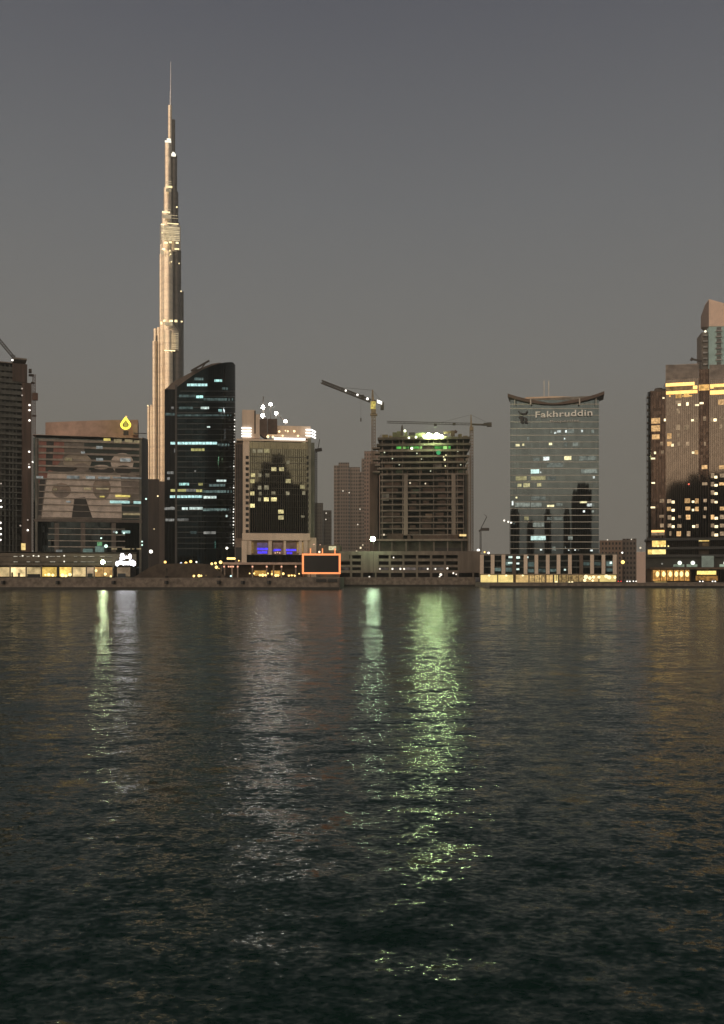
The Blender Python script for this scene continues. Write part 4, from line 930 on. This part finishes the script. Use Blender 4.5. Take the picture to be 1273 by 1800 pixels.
B = Thing('light_bracket', 'three small lamps on an arm left of the pale glass tower', 'lamp', 893, 503, G_R)
B.part('arm', MB().beam(B.P(884, 914.5), B.P(898, 920), .12).beam(B.P(896, 919), B.P(896, 970), .08), steel)
for px, py in ((886.5, 915), (893.5, 917.3), (898.5, 918.8)): B.lamp(px, py, 1.7, glow('bracket_lamp', (1, .95, .8), 1.8), -.3, 'lamp')

# ------------------------------------------------------------ colonnade podium
T = Thing('colonnade_podium', 'low podium with tall pale columns over dark glass and a bright yellow ground floor', 'building', 965, 432, G_R)
T.part('glass_wall', T.pb(MB(), 845, 1085, 976, 1009, 1.2, 24), glass('podium_green_glass', (.015, .022, .022), .1, (2, 2.7), .5, .01))
T.part('roof_edge', T.pb(MB(), 844, 1086, 974, 976, .9, 25), solid('roof_edge_grey', (.13, .12, .10), .8)) 
pale = solid('pale_column', (.72, .60, .48), .75, var=.1, streak=True); brn = solid('brown_column', (.12, .09, .07), .8)
for i, x in enumerate((847, 866, 885, 904, 924, 943, 963, 982, 1002, 1022, 1041, 1061, 1081)):
    T.part('column', T.pb(MB(), x - 3.2, x + 3.2, 975, 1009, -.6, 1.0), brn if i in (3, 9) else pale)
for yy in (985, 996): T.part('floor_edge', T.pb(MB(), 846, 1084, yy, yy + 1.8, .9, 1.3), solid('edge_green', (.06, .065, .055), .6))
cw_ = glow('podium_cool_light', (.8, 1, .9), 1.2, .4); cdm = glow('podium_cool_dim', (.35, .5, .45), .22, .6, .6)
for q in ((894, 901, 977.5, 981), (908, 914, 978, 982), (893, 901, 988, 991), (908, 913, 989, 992), (908, 913, 999, 1002), (927, 929, 978, 981), (1072, 1076, 987, 991), (991.5, 995, 1000, 1003)): T.win(*q, cw_, 1.0)
for q in ((870, 881, 998, 1004), (889, 900, 984, 994), (889, 900, 998, 1005), (928, 939, 988, 996), (928, 939, 1000, 1006), (947, 959, 1000, 1006), (1026, 1037, 988, 994), (1045, 1056, 988, 994), (1066, 1077, 987, 995), (1066, 1077, 999, 1005), (967, 978, 1000, 1005)): T.win(*q, cdm, 1.1)
T.part('shop_back_wall', T.pb(MB(), 845, 1084, 1009.1, 1026, 4, 22, 0, True), solid('shop_back_tan', (.18, .13, .08), .8))
T.part('shop_lintel', T.pb(MB(), 844, 1085, 1008.6, 1010.4, -.3, 4), solid('lintel_tan', (.22, .17, .11), .8))
sy = glow('shop_front_yellow', (1, .76, .28), .88, .18, .35); so = glow('shop_front_orange', (1, .66, .26), .80, .35, .4); sd = glow('shop_front_dim', (.8, .54, .22), .45, .7, .9)
for a, b, mm in ((845, 874, sy), (876, 902, sy), (907, 929, so), (930, 958, sd), (960, 972, so), (974, 981, sy), (982, 1008, sd), (1008, 1026, sd), (1028, 1052, so), (1054, 1083, sy)): T.win(a, b, 1010.6, 1024.5, mm, 1.0, 'shop_window')
for x in (875, 904, 929.5, 959, 973, 981.5, 1027, 1053): T.part('mullion', T.pb(MB(), x - .6, x + .6, 1010.4, 1026, .3, .8, 0, True), black)
for i in range(22):
    x = 931 + i * 4.3
    if random.random() < .6: T.part('mullion', T.pb(MB(), x - .4, x + .4, 1010.5, 1025.5, .4, .8, 0, True), solid('mullion_tan', (.12, .09, .06), .7))
sb = glow('shop_spot', (1, .84, .45), 1.7)
for px, py, r in ((860, 1011.5, 2), (890, 1011.5, 2), (919, 1011.5, 1.7), (1030, 1014, 3.6), (1037, 1016, 3), (1043.5, 1014.5, 2.6), (1053, 1014.5, 2.6), (1066, 1013, 3.2), (1071, 1015, 3.4), (1081, 1015, 2.4), (1028, 1020, 2.8), (1042, 1020.5, 2.0), (978, 1023, 2), (1001, 1024, 1.8), (1006, 1023.5, 1.8)): T.lamp(px, py, r, sb, 0, 'lamp')
hedge = solid('clipped_hedge', (.03, .028, .016), .95)
T.part('planter', T.pb(MB(), 1008, 1084, 1022.5, 1026, -1.4, -.6, 0, True), hedge)
T = Thing('pylon', 'tall blank pale pylon wall between the tan block and the amber hotel', 'wall', 1127, 412, G_R)
m = MB(); T.pb(m, 1119, 1135, 971, 1027, 0, 3, 0, True); T.part('wall', m, solid('pylon_pink', (.58, .45, .38), .8, var=.1, streak=True)); T.part('cap', T.pb(MB(), 1118.6, 1135.4, 970.2, 971, -.1, 3.1), pale)
T.part('plinth', T.pb(MB(), 1118, 1136, 1024.5, 1027, -.4, 3.3, 0, True), concrete)

# cars
def car(px, D, z0, label, paint, facing_front=True, lit=True):
    t = Thing('car', label, 'car', px, D, z0, 0, 'cars on the quay road')
    m = MB(); L_, Wd = 4.4, .9
    m.hull8([(-Wd, 0, .35), (Wd, 0, .35), (Wd, L_, .35), (-Wd, L_, .35), (-Wd * .95, .1, .85), (Wd * .95, .1, .85), (Wd * .95, L_ - .1, .9), (-Wd * .95, L_ - .1, .9)])
    m.hull8([(-.85, 1.1, .84), (.85, 1.1, .84), (.85, 4.0, .84), (-.85, 4.0, .84), (-.65, 1.8, 1.42), (.65, 1.8, 1.42), (.65, 3.5, 1.42), (-.65, 3.5, 1.42)])
    t.part('body', m, paint)
    for sx_ in (-.82, .82):
        for yy in (.85, 3.5):
            q = MB(); b = len(q.v)
            for k_ in range(12):
                a = 2 * math.pi * k_ / 12
                q.v += [(sx_ - .1, yy + .33 * math.cos(a), .33 + .33 * math.sin(a)), (sx_ + .1, yy + .33 * math.cos(a), .33 + .33 * math.sin(a))]
            for k_ in range(12):
                j = (k_ + 1) % 12; q.face([2 * k_, 2 * j, 2 * j + 1, 2 * k_ + 1])
            q.face([2 * k_ for k_ in range(12)]); q.face([2 * k_ + 1 for k_ in range(11, -1, -1)])
            t.part('wheel', q, black)
    for sx_ in (-.62, .62): t.part('headlight' if facing_front else 'tail_light', MB().ball(sx_, -.02, .68, .26 if lit else .16), glow('headlight_white', (1, .93, .8), 3) if facing_front else glow('tail_red', (1, .06, .04), 1.5))
dkp = solid('dark_car_paint', (.02, .02, .025), .25, .3); wp = solid('silver_car_paint', (.3, .3, .3), .3, .5)
car(1089.5, 412, G_R, 'dark car showing its red tail lights right of the colonnade', dkp, False)
car(1105, 412, G_R, 'silver car with white headlights in the gap, farther from the pylon', wp)
car(1116, 416, G_R, 'dark car with white headlights just left of the white pylon', dkp)
car(1233, 406, G_R, 'dark car with headlights in front of the amber hotel, nearer the lanterns', dkp)
car(1255, 406, G_R, 'silver car with headlights in front of the amber hotel, nearest the right edge', wp)

# ------------------------------------------------------------ amber lit hotel, right
T = Thing('amber_hotel', 'tall amber lit hotel with grey glass slabs and dark shaft at the right edge', 'hotel', 1200, 450, G_R, 5)
rg = glass('hotel_rose_glass', (.098, .086, .074), .05, (.95, 1.7), .12, .0005, .16, (.04, .033, .026))
dk = glass('hotel_dark_glass', (.040, .030, .025), .08, (1.3, 1.65), .35, .006, .15, (.04, .033, .028))
# round-cornered left wing
m = MB(); pts = []
for i in range(9):
    a = math.pi / 2 * i / 8; px = 1138.5 + 7 * (1 - math.sin(a)); dy = 1.0 + 6 * (1 - math.cos(a)) * 0 + 5 * math.sin(a) ** 2
    pts.append((px, dy))
pts = [(1138.5, 7.5), (1139.3, 5), (1141, 3.2), (1144, 2), (1148, 1.4), (1171, 1.2)]
fp = [(T.L(px, 690, dy)[0], dy, T.L(px, 687 if px > 1141 else 689, dy)[1]) for px, dy in pts]
n = len(fp); m.v = [(x, d, 0) for x, d, z in fp] + fp + [(x, 24, 0) for x, d, z in fp] + [(x, 24, z) for x, d, z in fp]
for i in range(n - 1):
    m.face([i, i + 1, n + i + 1, n + i]); m.face([n + i, n + i + 1, 3 * n + i + 1, 3 * n + i]); m.face([2 * n + i, 3 * n + i, 3 * n + i + 1, 2 * n + i + 1])
m.face([0, n, 3 * n, 2 * n]); m.face([n - 1, 2 * n - 1, 4 * n - 1, 3 * n - 1])
T.part('round_wing', m, dk)
for i in range(24):
    yy = 697 + i * 11.2; T.part('wing_ledge', T.pb(MB(), 1137.6, 1140.5, yy, yy + 2.4, 4.6, 7), solid('ledge_brown', (.09, .075, .06), .7))
T.part('wing_drum', MB().cyl(T.L(1158, 690, 10)[0], 10, T.L(1158, 690, 10)[1], T.L(1158, 683, 10)[1], 2.6, 2.0, 14), solid('drum_brown', (.09, .07, .055), .7))
T.part('wing_cap', T.pb(MB(), 1152, 1171, 684, 689, 6, 20), solid('drum_brown', (.09, .07, .055), .7))
T.part('glass_slab', T.pb(MB(), 1170.5, 1228.5, 668, 947, 0, 20, 0, True), rg)
T.part('glass_slab', T.pb(MB(), 1247, 1330, 668, 947, 0, 20, 0, True), rg)
T.part('dark_shaft', T.pb(MB(), 1228.5, 1247, 649, 947, .8, 19, 0, True), dk)
def screen(x0, x1):
    m = MB()
    x = x0
    while x <= x1 + .1:
        m.beam(T.P(x, 668, .3), T.P(x, 641.5, .3), .10); x += 1.45
    for yy in (641.5, 645.5, 649.5, 653.5, 657.5, 661.5, 665.5): m.beam(T.P(x0, yy, .3), T.P(x1, yy, .3), .10)
    T.part('roof_screen', m, solid('screen_grey', (.36, .31, .27), .7))
    T.part('screen_panel', T.pb(MB(), x0, x1, 642, 668, .6, .8), solid('screen_mesh', (.36, .31, .27), .7))
screen(1170.5, 1228); screen(1247.5, 1320)
gbar = glow('amber_bar', (1, .54, .16), 2.3, .15); gwin = glow('amber_band', (1, .56, .17), .9, .5, .7)
f6 = zz(1130, 500, 6.923); f7 = zz(1130, 760, 6.427)
for q in ((280, 1204, 630, 1224), (285, 1301, 665, 1321), (820, 1291, 1390, 1313), (820, 1215, 1390, 1222)): T.win(*f6(q), gbar, -.4, 'light_bar', .3)
T.win(*f6((665, 1222, 818, 1285)), gwin, .7, 'sky_bar_window'); T.win(*f6((612, 1232, 664, 1270)), gbar, -.1, 'light_bar'); T.win(*f6((822, 1222, 862, 1266)), gbar, -.1, 'light_bar')
T.win(*f6((285, 1228, 610, 1298)), glow('sky_bar_dim', (.9, .55, .25), .32, .5, .5), 0, 'sky_bar_window'); T.win(*f6((865, 1228, 1380, 1288)), glow('sky_bar_dim', (.9, .55, .25), .32, .5, .5), 0, 'sky_bar_window')
for q in ((400, 1330, 470, 1380), (500, 1335, 560, 1368), (320, 1345, 340, 1368), (480, 1350, 600, 1362)): T.win(*f6(q), gwin, -.05, 'window')
rw = {'d': glow('suite_dim', (.80, .56, .34), .40, .5, .9), 'y': glow('suite_amber', (1, .60, .26), .80, .5, .9), 'b': glow('suite_bright', (1, .82, .48), 2.0, .3, .9)}
for F_, L_ in ((f6, ((428, 1450, 462, 1474, 'b'), (530, 1434, 558, 1473, 'b'), (635, 1459, 685, 1476, 'b'), (692, 1434, 740, 1454, 'b'), (400, 1415, 465, 1448, 'd'), (412, 1512, 453, 1568, 'd'), (105, 1627, 210, 1690, 'y'), (105, 1717, 210, 1785, 'y'), (258, 1634, 350, 1660, 'b'), (590, 1641, 620, 1664, 'b'), (625, 1618, 666, 1670, 'd'), (826, 1620, 862, 1670, 'd'), (862, 1633, 900, 1664, 'b'), (918, 1402, 985, 1463, 'y'), (737, 1607, 770, 1658, 'd'), (405, 1707, 455, 1768, 'd'), (507, 1707, 560, 1768, 'd'), (932, 1602, 973, 1640, 'd'), (932, 1702, 968, 1758, 'd'), (240, 1372, 264, 1389, 'b'))),
                (f7, ((105, 25, 190, 76, 'y'), (275, 12, 325, 73, 'y'), (388, 12, 418, 55, 'd'), (275, 107, 325, 153, 'y'), (322, 130, 350, 158, 'b'), (392, 107, 423, 150, 'd'), (492, 107, 525, 150, 'd'), (198, 107, 228, 145, 'd'), (128, 219, 150, 244, 'b'), (207, 205, 238, 240, 'd'), (555, 216, 583, 240, 'b'), (587, 203, 626, 248, 'y'), (95, 287, 140, 304, 'b'), (692, 107, 713, 150, 'd'), (667, 372, 730, 413, 'y'), (862, 372, 919, 413, 'y'),
                      (770, 462, 808, 513, 'd'), (810, 492, 842, 519, 'b'), (872, 466, 919, 508, 'd'), (672, 566, 730, 596, 'd'), (100, 563, 138, 579, 'b'), (770, 562, 808, 608, 'd'), (812, 585, 845, 611, 'b'), (862, 566, 919, 598, 'y'), (770, 657, 808, 703, 'd'), (812, 678, 845, 704, 'b'), (192, 752, 243, 793, 'd'), (277, 757, 322, 798, 'd'), (326, 772, 360, 803, 'b'), (474, 747, 535, 798, 'y'), (555, 772, 583, 795, 'b'), (592, 747, 632, 803, 'y'), (687, 752, 723, 788, 'd'), (770, 757, 808, 798, 'd'), (812, 776, 845, 800, 'b'),
                      (90, 839, 140, 857, 'b'), (273, 843, 318, 888, 'y'), (326, 866, 360, 894, 'b'), (483, 840, 537, 880, 'y'), (556, 866, 580, 889, 'b'), (592, 842, 632, 888, 'y'), (692, 842, 723, 878, 'd'), (872, 840, 919, 880, 'y'), (187, 933, 240, 963, 'd'), (282, 937, 322, 983, 'd'), (328, 957, 360, 988, 'b'), (402, 937, 433, 968, 'd'), (488, 932, 537, 983, 'y'), (680, 937, 713, 968, 'd'), (770, 932, 808, 983, 'y'), (812, 956, 848, 984, 'b'), (872, 932, 919, 978, 'd'),
                      (197, 1032, 238, 1073, 'd'), (282, 1032, 322, 1073, 'd'), (328, 1050, 358, 1079, 'b'), (392, 1037, 438, 1078, 'd'), (560, 1050, 592, 1077, 'b'), (600, 1037, 630, 1078, 'd'), (770, 1032, 808, 1073, 'd'), (812, 1050, 850, 1079, 'b'), (872, 1032, 919, 1073, 'd'), (382, 1117, 432, 1173, 'y'), (497, 1117, 538, 1173, 'd'), (302, 1117, 323, 1168, 'd'), (776, 1122, 808, 1173, 'd'), (812, 1144, 850, 1174, 'b'), (872, 1122, 919, 1168, 'd')))):
    for q in L_:
        x0, x1, y0, y1 = F_(q)
        T.win(x0, x1, y0, y1, rw[q[4]], 1.15 if x0 < 1169 else (.75 if 1228 < (x0 + x1) / 2 < 1247 else -.05))
T.lamp(1211, 851, 1.6, glow('red_beacon', (1, .2, .12), 1.2), -.5, 'beacon')
T.win(*f7((98, 1106, 245, 1128)), gbar, .9, 'light_bar'); T.win(*f7((98, 1130, 245, 1163)), rw['d'], 1.1)
# its podium
T.part('podium_roof', T.pb(MB(), 1137, 1330, 946, 948.5, -2.5, 22), black)
T.part('podium_storey', T.pb(MB(), 1139, 1330, 948.5, 975, 0.6, 22), solid('podium_dark_brown', (.05, .036, .026), .8))
T.part('podium_slab', T.pb(MB(), 1137, 1330, 961.5, 964.5, -2, 1), black)
T.part('podium_slab', T.pb(MB(), 1134, 1330, 975, 978.5, -4, 1), black)
T.part('lower_storey', T.pb(MB(), 1135, 1330, 978.5, 999, -2, 20), solid('lower_green_grey', (.035, .036, .03), .7))
T.part('lower_canopy', T.pb(MB(), 1143, 1330, 997.5, 1000.5, -6, 0), solid('canopy_brown', (.12, .08, .05), .8))
T.part('ground_back', T.pb(MB(), 1136, 1330, 1000.5, 1027, 0, 18, 0, True), solid('ground_brown', (.06, .04, .025), .8))
pw = glow('podium_gold', (1, .68, .20), 1.25, .5, .6); pw2 = glow('podium_gold_dim', (.95, .58, .18), .55, .6, .6); pw3 = glow('podium_gold_bright', (1, .80, .30), 1.6, .3, .6)
for q, mm in (((1146.5, 1181, 949.5, 961), pw), ((1183, 1192, 949.5, 955), pw), ((1193, 1207, 950.5, 960), pw2), ((1207, 1222, 950, 951.3), pw2), ((1222, 1234, 949, 951.5), pw3), ((1234, 1257, 949.5, 951.3), pw), ((1208, 1222, 954, 960), glow('podium_ember', (.5, .3, .14), .18, .6)), ((1235, 1256, 954, 960), glow('podium_ember', (.5, .3, .14), .18, .6)), ((1260, 1300, 949, 960), pw2),
              ((1139, 1146, 964.8, 974.5), pw), ((1146.5, 1182, 965, 974), pw3), ((1183, 1190, 965.5, 974), pw), ((1192, 1225, 966, 974), glow('podium_ember2', (.55, .36, .18), .22, .7, 1)), ((1248, 1300, 967, 974), glow('podium_orange', (1, .55, .12), 1.0, .5, .5))): T.win(*q, mm, .5)
for x in (1151, 1157, 1163, 1169, 1175): T.lamp(x, 960, 1.5, pw3, .2, 'lamp')
for cx in (1195, 1218, 1276):
    T.win(cx - 11, cx + 8, 992, 996.5, glow('green_lounge', (.5, .62, .45), .55, .5, .6), -2.1); T.lamp(cx, 989.5, 3.6, glow('lounge_lamp', (.95, 1, .85), 1.6), -2.6, 'lounge_lamp')
T.lamp(1164, 991, 1.6, glow('grey_lamp', (.6, .6, .5), .4), -2.6, 'lounge_lamp')
T.win(1233.5, 1255, 977, 997, glow('pale_screen', (.42, .46, .36), .30, .2, .4), -4.2, 'lit_panel')
for i, x in enumerate((1156, 1167, 1178.5, 1189, 1198, 1208)): T.part('lantern', MB().ball(T.L(x, 1009, -3)[0], -3, T.L(x, 1009, -3)[1], 2.9 * 450 / F, 4.8 * 450 / F), glow('lantern_gold', (1, .78, .3), 2.2))
T.win(1146, 1212, 1002, 1021, glow('restaurant_amber', (.95, .47, .12), .55, .7, .7), -.1, 'restaurant_window')
T.win(1225.5, 1259, 1003.5, 1010, glow('gold_sign_bar', (1, .74, .22), 1.5, .3, 1), -3, 'lit_bar')
T.win(1223, 1262, 1012, 1021, glow('restaurant_amber', (.95, .47, .12), .55, .7, .7), -.1, 'restaurant_window')
for q in ((1150, 1172, 1022.5, 1024.5), (1205, 1211, 1024, 1026)): T.win(*q, pw, -3, 'lit_step')
for x in (1147, 1161, 1172, 1184, 1194, 1203, 1214): T.part('ground_pillar', T.pb(MB(), x - .7, x + .7, 1000.6, 1027, -2.6, -2.0, 0, True), solid('ground_brown', (.06, .04, .025), .8))
ht = T

# ------------------------------------------------------------ tower behind the amber hotel
T = Thing('residential_tower', 'tall pale tower with a pink crown rising behind the amber hotel at the right edge', 'building', 1260, 640, 2.05, 12)
T.part('front_wall', T.pb(MB(), 1246.5, 1320, 574, 970, 0, 22, 0, True), solid('teal_grey_wall', (.36, .52, .50), .6, var=.15))
T.part('side_wall', MB().hull8([(T.L(1246.5, 574)[0] - .02, .2, 0), (T.L(1246.5, 574)[0] - .02, 20, 0), (T.L(1233, 574, 9)[0], 20, 0), (T.L(1233, 574, 9)[0], 9, 0), (T.L(1246.5, 574)[0] - .02, .2, T.L(1246, 576)[1]), (T.L(1246.5, 574)[0] - .02, 20, T.L(1246, 576)[1]), (T.L(1233, 574, 9)[0], 20, T.L(1233, 588, 9)[1]), (T.L(1233, 574, 9)[0], 9, T.L(1233, 588, 9)[1])]) or MB().box(T.L(1233.5, 580, 3)[0], T.L(1246, 580, 3)[0], 3, 20, 0, T.L(1240, 584, 3)[1]), solid('side_grey', (.16, .14, .12), .8))
m = MB().prism([T.L(x, y_, -.3) for x, y_ in ((1246.5, 573.5), (1246.5, 525.5), (1273, 533), (1320, 541), (1320, 573.5))], -.3, 15)
T.part('crown', m, solid('pink_crown', (.80, .60, .47), .8, var=.08))
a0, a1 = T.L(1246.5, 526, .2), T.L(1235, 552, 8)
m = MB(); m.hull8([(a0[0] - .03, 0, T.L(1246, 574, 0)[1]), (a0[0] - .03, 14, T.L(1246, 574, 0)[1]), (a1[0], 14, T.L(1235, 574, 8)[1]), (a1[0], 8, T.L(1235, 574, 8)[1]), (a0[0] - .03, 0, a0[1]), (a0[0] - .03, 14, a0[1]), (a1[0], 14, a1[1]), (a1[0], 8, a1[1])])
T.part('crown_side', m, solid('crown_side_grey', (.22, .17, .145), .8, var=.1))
for i in range(8):
    yy = 580 + i * 10.2
    T.part('balcony', T.pb(MB(), 1259, 1269, yy, yy + 2.2, -1.6, 0), solid('balcony_pale', (.3, .29, .27), .7))
    T.part('balcony_door', T.pb(MB(), 1260, 1268, yy - 5, yy, -.1, .1), solid('balcony_door', (.06, .07, .065), .3))
    T.part('balcony', T.pb(MB(), 1236.5, 1244, yy + 8, yy + 10.5, 1.6, 4), solid('balcony_pale', (.3, .29, .27), .7))
T.lamp(1240, 582.5, 2.0, glow('tower_lamp', (1, .9, .65), 2), 1, 'lamp')
C = Thing('roof_crane', 'small dark maintenance crane arm on the roof left of the pink crowned tower', 'crane', 1225, 560, 2.05)
C.part('arm', MB().beam(C.P(1215, 631), C.P(1234, 635), .5).beam(C.P(1214.5, 630.5), C.P(1218, 632.5), .9), steel); C.part('post', MB().beam(C.P(1231, 668), C.P(1231, 634), .3), steel)

# ------------------------------------------------------------ towers on the near bank, mirrored in the glass fronts
def mirrored(frm, x0, x1, yt, Y, dyv=None, cone=False):
    ln = (lambda x: 3.2 * (x - 975) / 78.0 / 25.0) if dyv else (lambda x: 0.0); dy = dyv or (lambda x: 0.0)
    a = frm.mirror(x0, yt, Y, dy(x0), ln(x0)); b = frm.mirror(x1, yt, Y, dy(x1), ln(x1))
    xa, xb = sorted((a.x, b.x)); z = a.z - 4.4
    o = Thing('near_bank_tower', 'dark tower on the near bank behind the viewer, seen only mirrored in glass fronts', 'building', CX, 1, 4.4, 0, 'mirrored near bank towers')
    o.loc = Vector(((xa + xb) / 2, Y, 4.4)); o.yaw = 0
    w_ = (xb - xa) / 2; m = MB()
    if cone: m.box(-w_, w_, -25, 0, 0, z * .88).cyl(0, -12, z * .88, z * .95, w_ * .95, w_ * .8, 16).cyl(0, -12, z * .95, z, w_ * .8, w_ * .4, 16)
    else: m.box(-w_, w_, -25, 0, 0, z * .93).box(-w_ * .7, w_ * .7, -20, -4, z * .93 + .01, z)
    o.body(m, solid('near_tower_dark', (.03, .032, .036), .6))
for a in ((1011, 1042, 850), (899, 910, 893), (926, 936, 915), (957, 967, 893), (991, 1002, 894)): mirrored(gt, *a, -170 - a[0] % 7, fdy)
hm = Thing('x', '', '', 485, 480, G_L, 3)
for a in ((475, 503, 797), (459, 475.5, 812), (503, 514, 830), (452, 520, 888)): mirrored(hm, *a, -1200 - a[0] % 9)
mirrored(ht, 1165, 1210, 846, -203, None, True)

# ------------------------------------------------------------ evening haze over the water
m, t, out = new_mat('evening_haze')
pv = t.new('ShaderNodeVolumePrincipled'); pv.inputs['Color'].default_value = (.68, .725, .69, 1); pv.inputs['Density'].default_value = .0002; pv.inputs['Anisotropy'].default_value = 0
t.l.new(pv.outputs[0], out.inputs['Volume'])
hz = bpy.data.objects.new('haze', MB().box(-3100, 3100, -1600, 5100, -4, 860).mesh('haze', [m])); COL.objects.link(hz); hz['kind'] = 'stuff'
